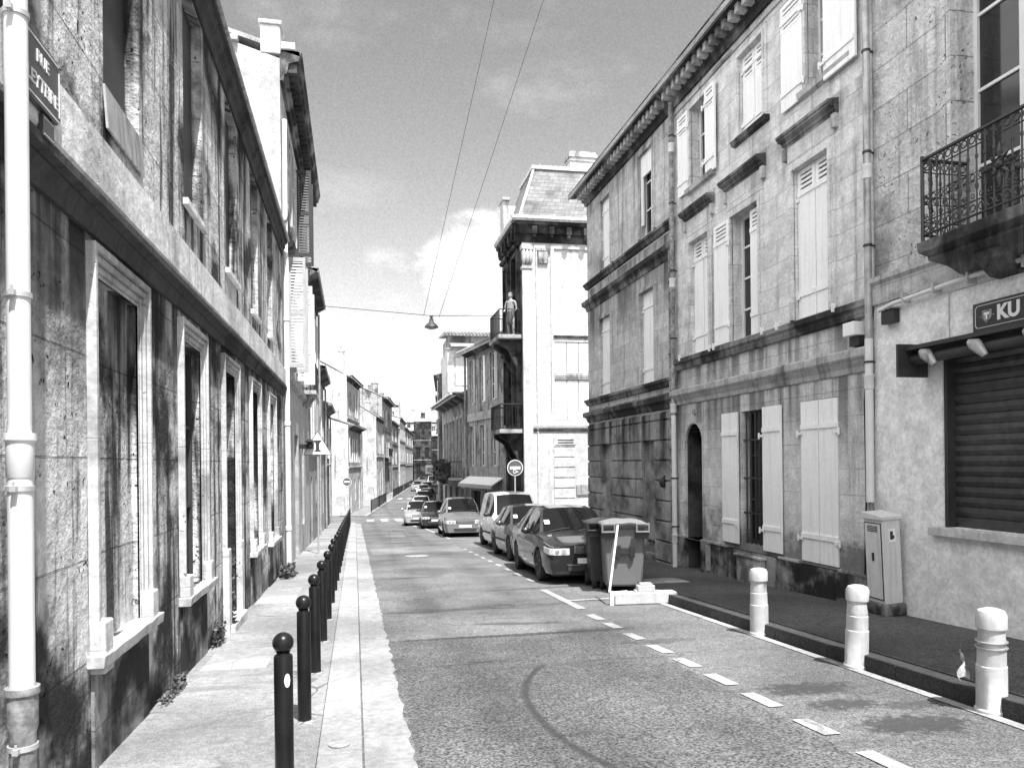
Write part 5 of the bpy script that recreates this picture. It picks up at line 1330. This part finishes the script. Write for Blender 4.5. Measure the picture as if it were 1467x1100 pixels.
    if spec.get('chrome'): g.box(-x_-.015, x_+.015, -.022, .03, z1, z1+.02); g.box(-x_-.015, -x_, -.022, .03, z0, z1); g.box(x_, x_+.015, -.022, .03, z0, z1); g.box(-.012,.012,-.024,-.01,z0,z1)
    mkobj('grille_bars', g, M_chrome, gg)
    g = Geo(); g.box(-wf*.62, wf*.62, -.02, .05, .25, .36); mkobj('lower_intake', g, M_plast, t, bevel=.01)
    g = Geo(); g.box(-wf*.64, wf*.64, -.03, .04, .365, .378); mkobj('bumper_strip', g, M_chrome if spec.get('chrome') else M_zinc, t)
    g = Geo(); g.box(-.26,.26,-.035,-.015,.395,.495); pl = mkobj('number_plate', g, M_sign, t)
    if plate:
        mt = Matrix.Translation((0,-.037,.445)) @ Matrix.Rotation(R(90), 4, 'X'); mkobj('plate_text', textgeo(plate, .10, mt, .002), M_plast, pl)
    zc = interp(tab, a_)[2]
    for s_ in (1, -1):
        g = Geo(); xw = interp(tab, a_+.35)[1]; g.ball((s_*(xw+.09), a_+.38, zc+.08), .10, .05, .065, 12, 8); g.tube([(s_*(xw-.06), a_+.40, zc+.02), (s_*(xw+.05), a_+.38, zc+.06)], .025, 6)
        mkobj('mirror', g, spec.get('mirror') or body, t, smooth=60)
    if spec is not VAN:
        pz = a_+.16; za = interp(tab, pz)[3]+.022; zb2 = interp(tab, pz+.10)[3]+.022; ww = interp(tab, pz)[4]*.78
        g = Geo(); g.add([(-ww-.05,pz,za),(-ww+.06,pz,za+.002),(-ww+.06,pz+.10,zb2+.002),(-ww-.05,pz+.10,zb2)], [(0,1,2,3)]); mkobj('windscreen_sticker', g, M_sign, t, recalc=False)
    g = Geo()
    for x in (-.55, .05): g.tube([(x, a_-.03, zc+.07), (x+.28, a_+.04, zc+.115), (x+.55, a_+.09, zc+.14)], .009, 5)
    mkobj('wiper', g, M_plast, t)
    g = Geo(); yb = ss[-1]
    for s_ in (1, -1): g.box(s_*wf*.7, s_*wf*1.0, yb-.04, yb+.012, .62, .8)
    mkobj('tail_light', g, M_signr, t)
    # door and bonnet gaps, sill-height rubbing strip and door handles
    for p_ in (spec['cowl']+.12, spec['pillars'][0], spec['pillars'][1]):
        for s_ in (1, -1):
            rr_ = interp(tab, p_); xs_ = rr_[1]; g = Geo()
            g.v += [Vector((s_*(xs_*k_+.0025), p_+dy_, z_)) for dy_ in (-.005, .005) for k_, z_ in ((.985,.36),(1.0,(.19+rr_[2])/2),(.985,rr_[2]-.10),(.955,rr_[2]))]
            g.f += [(i_, i_+1, i_+5, i_+4) for i_ in range(3)]; mkobj('door_gap_line', g, M_plast, t, recalc=False)
    g = Geo()
    for s_ in (1, -1): g.box(s_*(W-.01), s_*(W+.012), wy[0]+ar+.06, wy[1]-ar-.06, .47, .53)
    mkobj('side_strip', g, M_plast if not spec.get('chrome') else body, t)
    g = Geo()
    for s_ in (1, -1):
        for p_ in spec['pillars'][:2]: g.box(s_*(W*.965), s_*(W*.985+.02), p_-.24, p_-.08, zc-.10, zc-.075)
    mkobj('door_handle', g, body, t)
    return t
SEDAN = dict(L=4.5, wheels=(.88,3.42), cowl=1.18, rf=1.85, rr=3.25, rg=3.95, pillars=(2.35,3.2), hl=(.555,.68,.42,.34), grille=(.30,.58,.70), chrome=True, zb=.2,
  tab=[(0,.72,.69,.725,.64),(.05,.78,.705,.745,.68),(.18,.82,.73,.775,.71),(.6,.85,.80,.86,.74),(1.18,.865,.88,.945,.74),(1.5,.865,.91,1.20,.66),(1.85,.865,.92,1.40,.585),(2.4,.865,.93,1.455,.57),(3.0,.865,.94,1.44,.565),(3.3,.86,.945,1.39,.56),(3.95,.84,.95,1.03,.66),(4.35,.80,.92,.98,.66),(4.5,.74,.84,.90,.6)])
HATCH = dict(L=3.75, wheels=(.72,3.1), cowl=1.0, rf=1.6, rr=3.1, rg=3.6, pillars=(2.05,2.9), hl=(.50,.62,.36,.30), grille=(.34,.54,.62), zb=.19,
  tab=[(0,.68,.63,.665,.60),(.05,.74,.655,.70,.62),(.2,.78,.70,.75,.66),(.6,.80,.79,.85,.68),(1.0,.81,.87,.93,.68),(1.3,.815,.90,1.18,.62),(1.6,.815,.91,1.38,.56),(2.1,.815,.92,1.43,.55),(3.0,.81,.93,1.38,.54),(3.35,.79,.93,1.2,.55),(3.62,.76,.90,.98,.6),(3.75,.72,.80,.86,.55)])
VAN = dict(L=4.0, wheels=(.74,3.3), cowl=.95, rf=1.52, rr=3.9, rg=3.97, pillars=(1.95,2.75), hl=(.56,.72,.40,.32), grille=(.40,.62,.70), zb=.2,
  tab=[(0,.72,.73,.77,.62),(.05,.78,.765,.81,.67),(.2,.81,.82,.88,.7),(.6,.83,.92,.98,.72),(.95,.83,1.0,1.07,.72),(1.25,.835,1.03,1.42,.66),(1.52,.835,1.05,1.70,.62),(1.75,.835,1.06,1.77,.61),(2.4,.835,1.06,1.81,.61),(3.6,.83,1.06,1.80,.61),(3.9,.82,1.05,1.74,.60),(4.0,.79,1.0,1.60,.58)], solid=[(2.78,4.0)])
MPV = dict(L=4.27, wheels=(.85,3.6), cowl=.90, rf=1.75, rr=3.7, rg=4.1, pillars=(2.15,3.1), hl=(.545,.69,.40,.36), grille=(.38,.60,.68), chrome=True, zb=.2,
  tab=[(0,.74,.70,.735,.62),(.06,.80,.72,.76,.65),(.22,.84,.77,.82,.69),(.55,.86,.86,.92,.70),(.90,.87,.95,1.01,.72),(1.3,.875,.98,1.30,.66),(1.75,.875,1.0,1.56,.60),(2.2,.875,1.01,1.63,.59),(3.2,.87,1.02,1.62,.58),(3.7,.85,1.02,1.52,.57),(4.1,.81,.98,1.1,.6),(4.27,.76,.86,.92,.58)])
P1_ = paint('dark car paint', .014); P2_ = paint('mid grey car paint', .06, .3); P3_ = paint('white car paint', .75); P4_ = paint('silver grey car paint', .26, .5); P5_ = paint('light silver car paint', .45, .4); P6_ = paint('black car paint', .015)
def cx(px, Y, W=.85): return None
make_car('sedan', 'dark glossy sedan parked first in the row, beside the wheelie bins', 'car', SEDAN, P1_, (4.34, 13.85, R(-2.2)), plate='38')
make_car('hatchback', 'mid grey small hatchback between the dark sedan and the white van', 'car', HATCH, P2_, (4.66, 18.8, R(-1.5)))
VAN['mirror'] = M_plast
make_car('small_van', 'white high roofed small van third in the parked row', 'van', VAN, P3_, (5.02, 22.9, R(-1)))
make_car('people_carrier', 'silver grey people carrier with tall rounded roof parked beyond the white van', 'car', MPV, P4_, (4.42, 31.2, R(-2)))
p = gp(606, 750, -.06)
make_car('hatchback', 'light estate style car leftmost of the small cars before the zebra crossing', 'car', HATCH, P5_, (3.55, 44.5, R(-4)), group='small cars before the crossing')
make_car('hatchback', 'small black hatchback just left of the silver people carrier', 'car', HATCH, P6_, (4.15, 40.0, R(-3)), group='small cars before the crossing')
def far_car(kind, spec, lab, px, W, body, s, **k):
    # placed on the street at distance s; offset found from the photograph column
    r_ = ray(px, 700); n = Vector((math.sin(DEL), math.cos(DEL), 0)); kk = ((s-50) + n.dot(Vector((0,50,0)))-n.dot(CAM))/n.dot(r_); q = CAM+r_*kk
    make_car(kind, lab, k.pop('cat', 'car'), spec, body, (q.x, q.y, -DEL), group='cars parked far down the street', **k)
far_car('hatchback', HATCH, 'white roofed car right behind the leftmost small light car', 602, 1.6, P3_, 56)
far_car('sedan', SEDAN, 'dark car parked under the wall past the white roofed car', 606.5, 1.7, P6_, 66)
far_car('sedan', SEDAN, 'charcoal saloon next in line past the dark car', 611, 1.7, P1_, 73)
far_car('hatchback', HATCH, 'pale hatchback half way down the far parked row', 606, 1.6, P3_, 88)
far_car('hatchback', HATCH, 'grey hatchback before the distant white van', 611, 1.6, P4_, 101)
far_car('small_van', VAN, 'distant white van at the end of the parked row', 619, 1.7, P3_, 128, cat='van')
far_car('hatchback', HATCH, 'light car driving up the middle of the far street', 597, 1.6, P5_, 108)
far_car('hatchback', HATCH, 'distant grey car near the left kerb at the end of the street', 604, 1.6, P4_, 142)

# ================================================================== WHEELIE BINS, BEAM, POLE
def make_bin(lab, loc, rz, m_body, m_lid, tilt=0.):
    t = thing('wheelie_bin', lab, 'bin', (0,0,0), 0, 'wheelie bins in the parking bay'); t.location = loc; t.rotation_euler = (0, tilt, rz); t.scale = (1.08, 1.08, 1.13)
    g = Geo(); w0, w1, d0, d1 = .29, .325, .25, .33
    g.add([(-w0,-d0,.10),(w0,-d0,.10),(w0,d0,.10),(-w0,d0,.10),(-w1,-d1,1.0),(w1,-d1,1.0),(w1,d1,1.0),(-w1,d1,1.0)], [(0,3,2,1),(4,5,6,7),(0,1,5,4),(1,2,6,5),(2,3,7,6),(3,0,4,7)])
    mkobj('body', g, m_body, t, bevel=.035, smooth=40)
    g = Geo(); g.box(-w1-.03, w1+.03, -d1-.04, d1+.02, .99, 1.03); mkobj('rim', g, m_body, t, bevel=.012)
    g = Geo(); n = 10
    rows = []
    for j in range(9):
        y = -d1-.07+(2*d1+.12)*j/8
        for i in range(n+1):
            x = (-1+2*i/n)*(w1+.05); z = 1.045+.075*(1-abs(2*i/n-1)**3)*math.sin(math.pi*min(1,.12+j/8*.9)) + .008*math.sin(i*1.3+j)
            g.v.append(Vector((x,y,z)))
    for j in range(8):
        for i in range(n): a = j*(n+1)+i; g.f.append((a,a+1,a+n+2,a+n+1))
    k0 = len(g.v); ed = [i for i in range(n+1)]
    for i in range(n+1): v = g.v[i]; g.v.append(Vector((v.x, v.y+.005, v.z-.05)))
    for i in range(n): g.f.append((i, k0+i, k0+i+1, i+1))
    o = mkobj('lid', g, m_lid, t, smooth=60, recalc=False); md = o.modifiers.new('s', 'SOLIDIFY'); md.thickness = .012
    for s_ in (1, -1):
        g = Geo(); x0 = s_*.16; x1 = s_*(w1+.05); xa, xb = sorted((x0, x1)); y = -d1-.10
        g.box(xa,xb,y-.02,y+.01,1.045,1.07); g.box(xa,xb,y-.02,y+.01,.93,.955); g.box(xa,xa+.025,y-.019,y+.009,.955,1.045); g.box(xb-.025,xb,y-.019,y+.009,.955,1.045); g.box(xa,xb,y+.01,-d1,.94,.95)
        mkobj('handle', g, m_lid, t, bevel=.006)
        g = Geo(); g.box(xa,xb,-d1-.08,-d1+.0,.84,.925); mkobj('handle_bracket', g, M_plast, t, bevel=.01)
    g = Geo()
    g.add([(-.155,-.302,.72),(-.07,-.315,.74),(-.07,-.30,.60),(-.10,-.285,.50),(-.155,-.285,.56),(-.155,-.345,.72),(-.07,-.355,.74),(-.07,-.34,.60),(-.10,-.325,.50),(-.155,-.33,.56)], [(0,1,2,3,4),(5,9,8,7,6),(0,5,6,1),(1,6,7,2),(2,7,8,3),(3,8,9,4),(4,9,5,0)])
    g.add([(.155,-.302,.72),(.07,-.315,.74),(.07,-.30,.60),(.10,-.285,.50),(.155,-.285,.56),(.155,-.345,.72),(.07,-.355,.74),(.07,-.34,.60),(.10,-.325,.50),(.155,-.33,.56)], [(0,4,3,2,1),(5,6,7,8,9),(0,1,6,5),(1,2,7,6),(2,3,8,7),(3,4,9,8),(4,0,5,9)])
    g.box(-.07,.07,-.335,-.28,.60,.70)
    for v_ in g.v: v_.y -= .02
    mkobj('front_grip', g, M_plast, t, bevel=.006)
    for s_ in (1, -1):
        g = Geo(); g.lathe([(.03,-.03),(.10,-.032),(.105,-.02),(.105,.02),(.10,.032),(.03,.03)], (s_*.30, .24, .105), 20, 'x'); mkobj('wheel', g, M_rubber, t, smooth=40)
        g = Geo(); g.lathe([(.03,-.03),(.09,-.032),(.095,-.02),(.095,.02),(.09,.032),(.03,.03)], (s_*.24, -.22, .095), 20, 'x'); mkobj('castor', g, M_rubber, t, smooth=40)
    return t
pb = (4.56, 12.75)
b1 = make_bin('grey wheelie bin with a pale lid and lifting handles, in front of the dark bin', (pb[0], pb[1], gz(pb[1])-.06), R(-12), M_bin, M_lid)
b2 = make_bin('dark soiled wheelie bin tucked behind the grey bin, next to the sedan', (pb[0]-.06, pb[1]+.68, gz(pb[1]+.68)-.06), R(-10), M_bind, M_bind)
a = gp(879, 866, -.06); q = gp(970, 862, -.06)
F_ = Fac((a.x, a.y), (q.x, q.y-.05)); z = gz(a.y)-.06
root = thing('barrier_beam', 'long white beam lying on the bay line in front of the bins', 'beam', (a.x,a.y,z), F_.ang)
g = F_.geo(); g.poly([(0,z+.01),(F_.L-.02,z+.01),(F_.L,z+.06),(F_.L-.06,z+.19),(.02,z+.19),(0,z+.15)], -.10, .10); mkobj('beam', g, M_wb, root, bevel=.015)
g = F_.geo(); g.lathe([(.03,-.106),(.03,-.10)], (F_.L-.15,0,z+.10), 12, 'y'); mkobj('bolt_hole', g, M_plast, root)
g = F_.geo(); g.box(F_.L*.36,F_.L*.62,-.07,.07,z+.19,z+.29); g.box(F_.L*.40,F_.L*.58,-.05,.05,z+.29,z+.325); g.box(F_.L*.32,F_.L*.36,-.05,.05,z+.19,z+.22); mkobj('foot_block', g, M_wb, root, bevel=.012)
p0 = aty(873, 848, a.y+.02); p1 = aty(885, 752, a.y+.28)
root = thing('leaning_pole', 'thin white metal pole leaning against the grey bin from the beam', 'pole', tuple(p0))
g = Geo(); g.tube([p0, p1], .018, 10); mkobj('pole', g, M_sign, root, smooth=50)
g = Geo(); g.tube([p0+Vector((0,-.03,-.01)), p0+Vector((.28,-.01,0))], .018, 8); g.box(p0.x-.01,p0.x+.05,a.y-.06,a.y+.0,p0.z-.2,p0.z+.02); mkobj('foot', g, M_sign, root)

# ================================================================== SIGNS
def sign_disc(lab, px, py, Y, dia, pole=True, plate=False, face=M_signr, d=None):
    c = aty(px, py, Y); zg = gz(Y)
    root = thing('no_entry_sign', lab, 'road sign', (c.x, c.y+.05, zg))
    if pole:
        g = Geo(); g.tube([(c.x, c.y+.05, zg-.1), (c.x, c.y+.05, c.z+dia*.45)], .03, 8); mkobj('post', g, M_galv, root, smooth=40)
    R_ = dia/2
    g = Geo(); g.lathe([(R_,.0),(R_,.02)], (c.x,c.y,c.z), 28, 'y'); mkobj('rim', g, M_sign, root)
    g = Geo(); g.lathe([(R_*.92,-.004),(R_*.92,.0)], (c.x,c.y,c.z), 28, 'y'); fc = mkobj('face', g, face, root)
    g = Geo(); g.box(c.x-R_*.66, c.x+R_*.66, c.y-.008, c.y-.004, c.z-R_*.17, c.z+R_*.17); mkobj('bar', g, M_sign, fc)
    if plate:
        g = Geo(); g.torus((c.x-.02,c.y-.007,c.z-R_*.48), .06, .012, (1,0,0), (0,0,1), 10); g.box(c.x+.05,c.x+.12,c.y-.008,c.y-.004,c.z-R_*.52,c.z-R_*.42); mkobj('small_mark', g, M_sign, fc)
    return root
sign_disc('large no entry sign at the foot of the mansard building', 738, 670, 29.0, .62, plate=True)
sign_disc('small no entry sign on the left, at the side street corner', 497, 690, 56.5, .62)
sign_disc('no entry sign on the far right footway, the nearer of the two distant ones', 635.5, 690, 84, .65)
sign_disc('tiny no entry sign farthest down the right footway', 630.5, 680, 125, .7)
c = aty(455, 640, 23.5); zg = gz(23.5)
root = thing('warning_sign', 'triangular white warning sign with dark border on the left footway', 'road sign', (c.x, c.y+.05, zg))
g = Geo(); g.tube([(c.x,c.y+.05,zg-.1),(c.x,c.y+.05,c.z+.3)], .03, 8); mkobj('post', g, M_galv, root, smooth=40)
def tri(s_, y0, y1, m_, name, par, dz=0):
    g = Geo(); g.poly([(c.x-s_, c.z-s_*.577*1.0+dz), (c.x+s_, c.z-s_*.577+dz), (c.x, c.z+s_*1.155+dz)], c.y+y0, c.y+y1); return mkobj(name, g, m_, par)
tri(.42, 0, .02, M_signd, 'border', root); fc = tri(.385, -.004, .0, M_sign, 'face', root)
g = Geo(); g.poly([(c.x-.11,c.z-.14),(c.x+.11,c.z-.14),(c.x+.05,c.z-.08),(c.x+.05,c.z+.1),(c.x+.13,c.z+.2),(c.x-.13,c.z+.2),(c.x-.05,c.z+.1),(c.x-.05,c.z-.08)], c.y-.009, c.y-.004); mkobj('symbol', g, M_signd, fc)
q = aty(440, 640, 23.4)
root = thing('wall_lantern', 'black lantern arm on the left wall beside the triangular sign', 'lantern', (-1.6, 23.4, q.z-.2))
g = Geo(); g.box(-1.6, c.x-.12, 23.36, 23.44, c.z-.06, c.z+.08); mkobj('arm', g, M_iron, root)
g = Geo(); g.lathe([(.08,c.z-.05),(.10,c.z+.02),(.07,c.z+.12),(.16,c.z+.15),(.03,c.z+.24)], (c.x-.22, 23.4, 0), 8); mkobj('lantern', g, M_iron, root, smooth=30)

# ================================================================== HANGING LAMP AND WIRES
Yl = 34.0; A_ = aty(462, 438, Yl); B_ = aty(712, 458, Yl); Lp = aty(618, 453, Yl)
def sag(a, b_, s_, n=14): return [a.lerp(b_, i/n) - Vector((0,0,s_*4*(i/n)*(1-i/n))) for i in range(n+1)]
A_.x = -1.55
A2 = aty(455, 437.6, Yl); A2.x = -1.58
g = Geo(); g.tube([A2, Lp+Vector((0,0,.02)), Vector((6.5, Yl-1.0, B_.z))], .014, 5); single('overhead_wire', g, M_iron, 'wire carrying the lamp across the street from wall to wall', 'wire', loc=tuple(Lp))
def longwire(pa, pb, lab):
    a = aty(*pa, Yl); b_ = aty(*pb, 12.); d = (b_-a)
    g = Geo(); g.tube([a, a+d*.5, b_, a+d*1.75], [.012,.007,.004,.004], 5); single('overhead_wire', g, M_iron, lab, 'wire', loc=tuple(a))
longwire((607,452), (706,8), 'left one of two long wires slanting up the sky from the lamp')
longwire((629,454), (776,8), 'right one of two long wires slanting up the sky from the lamp')
root = thing('street_lamp', 'dark bell shaped lamp hanging from the wire over the street', 'street lamp', tuple(Lp))
g = Geo(); g.tube([Lp, Lp-Vector((0,0,.12))], .04, 8); g.box(Lp.x-.07,Lp.x+.07,Lp.y-.05,Lp.y+.05,Lp.z-.06,Lp.z+.02); mkobj('hanger', g, M_iron, root)
g = Geo(); g.lathe([(.05,-.10),(.09,-.12),(.10,-.24),(.14,-.30),(.22,-.36),(.30,-.46),(.31,-.50),(.28,-.50)], tuple(Lp), 28); mkobj('shade', g, M_plast, root, smooth=45)
g = Geo(); g.ball((Lp.x,Lp.y,Lp.z-.50), .24,.24,.08, 20, 8); mkobj('diffuser', g, M_zinc, root, smooth=60)
a = aty(500, 600, 70); 
g = Geo(); g.tube(sag(S(98,-1.4)+Vector((0,0,5.8)), S(98,5.0)+Vector((0,0,7.6)), .25), .015, 4); single('overhead_wire', g, M_iron, 'faint distant wire across the far end of the street', 'wire')

# ================================================================== PERSON ON THE UPPER BALCONY
pp = aty(738.5, 440, 30.9); fz = 6.72
pt = W3(Fac((6.55, 33.3), (6.55, SC)), 3.1, .35, 0)
px_, py_ = pt.x, pt.y
def skinned(name, verts, edges, radii, mat, parent=None, sub=2, rootv=0):
    me = bpy.data.meshes.new(name); me.from_pydata(verts, edges, [])
    o = bpy.data.objects.new(name, me); COL.objects.link(o)
    md = o.modifiers.new('skin', 'SKIN'); me.skin_vertices.new() if not me.skin_vertices else None
    for i, r_ in enumerate(radii):
        rr_ = r_ if isinstance(r_, tuple) else (r_, r_)
        me.skin_vertices[0].data[i].radius = rr_; me.skin_vertices[0].data[i].use_root = (i == rootv)
    ss = o.modifiers.new('sub', 'SUBSURF'); ss.levels = sub; ss.render_levels = sub
    dg = bpy.context.evaluated_depsgraph_get(); dg.update(); ev = o.evaluated_get(dg); m2 = bpy.data.meshes.new_from_object(ev)
    for p_ in m2.polygons: p_.use_smooth = True
    bpy.data.objects.remove(o); m2.materials.clear(); m2.materials.append(mat)
    o2 = bpy.data.objects.new(name, m2); COL.objects.link(o2)
    if parent: o2.parent = parent
    return o2
root = thing('person', 'bare shouldered person with light hair standing on the upper balcony', 'person', (px_, py_, fz))
root.rotation_euler = (0,0,R(-40)); MW[root] = Matrix.Identity(4)
V = []; E_ = []; RR = []
def chain(pts, rs_, start=None):
    ids = []
    for p_, r_ in zip(pts, rs_):
        V.append(p_); RR.append(r_); i = len(V)-1
        if ids: E_.append((ids[-1], i))
        elif start is not None: E_.append((start, i))
        ids.append(i)
    return ids
tor = chain([(0,0,.94),(0,0,1.08),(0,.01,1.22),(0,.0,1.36),(0,.0,1.46),(0,-.01,1.53),(0,-.02,1.60),(0,-.02,1.69)], [(.15,.10),(.13,.09),(.145,.10),(.15,.10),(.07,.06),(.055,.055),(.075,.09),(.07,.085)])
for s_ in (1, -1):
    arm = chain([(s_*.19,0,1.40),(s_*.24,.0,1.22),(s_*.26,.02,1.10),(s_*.25,-.10,1.0),(s_*.23,-.22,.99),(s_*.225,-.28,.99)], [.055,.043,.038,.034,.026,.032], tor[3])
    for q in range(5):
        dx = -.03+.015*q if q < 4 else -.045*s_
        chain([(s_*.225+dx,-.31,.985),(s_*.225+dx*1.1,-.345,.975 if q < 4 else .985),(s_*.225+dx*1.1,-.365-.004*q,.955)], [.009,.008,.007], arm[-1])
    chain([(s_*.10,.0,.86),(s_*.11,.0,.66),(s_*.11,-.015,.48),(s_*.11,.02,.30),(s_*.11,.03,.08),(s_*.12,-.10,.035)], [.09,.078,.055,.055,.036,.034], tor[0])
bodyo = skinned('body', V, E_, RR, M_skin, root)
g = Geo(); g.ball((0,-.045,1.635), .072,.078,.115, 18, 14); g.ball((0,-.122,1.62), .012,.02,.02, 8, 6); g.ball((.028,-.108,1.65), .013,.01,.008, 8, 6); g.ball((-.028,-.108,1.65), .013,.01,.008, 8, 6); g.ball((0,-.112,1.575), .024,.01,.007, 8, 6); g.ball((.074,-.03,1.635), .01,.02,.03, 8, 6); g.ball((-.074,-.03,1.635), .01,.02,.03, 8, 6)
mkobj('head', g, M_skin, root, smooth=70)
g = Geo(); g.ball((0,-.018,1.69), .085,.095,.085, 18, 12); g.ball((0,.03,1.63), .078,.06,.10, 14, 10); mkobj('hair', g, M_hair, root, smooth=70)
g = Geo(); g.lathe([(.155,1.0),(.165,.93),(.17,.80),(.16,.62),(.165,.5),(.158,.49)], n=20); 
for v in g.v: v.y *= .72
mkobj('shorts', g, M_cloth, root, smooth=50)
g = Geo(); g.lathe([(.150,1.0),(.146,1.12),(.150,1.2),(.152,1.3),(.145,1.302)], n=20)
for v in g.v: v.y *= .72
mkobj('top', g, M_zinc, root, smooth=50)

# ================================================================== WEEDS
tuft('dry weeds at the wall foot beside the second left window', -1.54, 9.3, gz(9.3), .05, .3, .22, 260, 'weeds', 'weeds', big=.05)
tuft('dark ivy like weeds climbing the wall by the third left window', -1.53, 10.2, gz(10.2)-.0, .03, .10, .9, 260, 'weeds', 'weeds', big=.05)
tuft('leafy weeds at the foot of the left downpipe', -1.40, 16.8, gz(16.8), .14, .5, .22, 420, 'weeds', 'weeds', big=.09)
tuft('sparse weeds under the first blocked window at the near left', -1.52, 7.0, gz(7.0), .04, .45, .09, 220, 'weeds', 'weeds', big=.04)

# ================================================================== LIGHT AND SKY
sun_dir = Vector((.143, -.50, 1.0)).normalized()
sd = bpy.data.lights.new('sun', 'SUN'); so = bpy.data.objects.new('sun', sd); COL.objects.link(so)
sd.energy = 5.0; sd.angle = R(.5); sd.color = (1, 1, 1)
so.rotation_euler = (-sun_dir).to_track_quat('-Z', 'Y').to_euler(); so.location = (0, 0, 30)
w = bpy.data.worlds.new('World'); sc.world = w; w.use_nodes = True; nt = w.node_tree
bg = nt.nodes['Background']; bg.inputs['Strength'].default_value = .135
sky = nt.nodes.new('ShaderNodeTexSky'); sky.sky_type = 'NISHITA'; sky.sun_disc = False
sky.sun_elevation = math.asin(sun_dir.z); sky.sun_rotation = math.atan2(sun_dir.x, sun_dir.y)
sky.air_density = 1.0; sky.dust_density = 2.5; sky.ozone_density = 1.0
bwn = nt.nodes.new('ShaderNodeRGBToBW'); nt.links.new(sky.outputs[0], bwn.inputs[0])
tcw = nt.nodes.new('ShaderNodeTexCoord').outputs['Generated']
def blob(px, py, rad, soft):
    d = ray(px, py).normalized(); vm = nt.nodes.new('ShaderNodeVectorMath'); vm.operation = 'DOT_PRODUCT'; nt.links.new(tcw, vm.inputs[0]); vm.inputs[1].default_value = d
    return vm.outputs['Value']
cn = noise(nt, tcw, 7.5, 8, .62, mapscale=(1,1,2.0)); c2 = noise(nt, tcw, 3.0, 6, .6, mapscale=(1,1,2.2), loc=(3,1,5))
def cloudmask(px, py, r0, r1):
    v = math_(nt, 'ADD', blob(px, py, 0, 0), math_(nt, 'MULTIPLY', math_(nt, 'SUBTRACT', cn, .5), .0085))
    return ramp(nt, v, math.cos(R(r1)), math.cos(R(r0)))
cl = cloudmask(662, 378, 1.2, 4.0)
for q_ in ((705, 385, 1.6, 4.4), (625, 392, .6, 3.0), (695, 352, .6, 2.8)): cl = math_(nt, 'MAXIMUM', cl, cloudmask(*q_))
cl = math_(nt, 'MAXIMUM', cl, math_(nt, 'MULTIPLY', cloudmask(565, 395, .1, 2.8), .35))
wisps = math_(nt, 'MULTIPLY', ramp(nt, c2, .5, .72), .35)
cl = math_(nt, 'MAXIMUM', cl, wisps)
SKYG = nt.nodes.new('ShaderNodeValue'); SKYG.outputs[0].default_value = 1.0
v = math_(nt, 'MULTIPLY', bwn.outputs[0], SKYG.outputs[0])
sw = N(nt, 'ShaderNodeSeparateXYZ'); nt.links.new(tcw, sw.inputs[0])
low = ramp(nt, sw.outputs[2], .02, .55, 1.32, .84)      # milky haze brightening towards the horizon
v = math_(nt, 'MULTIPLY', v, low)
v = mixf(nt, math_(nt, 'MULTIPLY', cl, .85), v, 5.4)
# bright cloud added out of view, behind and left, to fill the right facades
hd = N(nt, 'ShaderNodeVectorMath'); hd.operation = 'DOT_PRODUCT'; nt.links.new(tcw, hd.inputs[0]); hd.inputs[1].default_value = Vector((-.85, -.35, .35)).normalized()
c3 = noise(nt, tcw, 2.2, 7, .6, mapscale=(1,1,1.6), loc=(8,2,1))
off = math_(nt, 'MULTIPLY', ramp(nt, hd.outputs['Value'], .15, .55), ramp(nt, c3, .34, .5))
v = mixf(nt, off, v, 10.0)
fg = noise(nt, tcw, 420, 2, .7)
v = math_(nt, 'MULTIPLY', v, ramp(nt, fg, .2, .8, .88, 1.12))
cbw = nt.nodes.new('ShaderNodeCombineColor')
for i in range(3): nt.links.new(v, cbw.inputs[i])
nt.links.new(cbw.outputs[0], bg.inputs['Color'])
vs = sc.view_settings; vs.view_transform = 'Standard'; vs.look = 'None'; vs.gamma = 1; vs.exposure = .95; vs.use_curve_mapping = False
sc.cycles.max_bounces = 6; sc.cycles.diffuse_bounces = 3
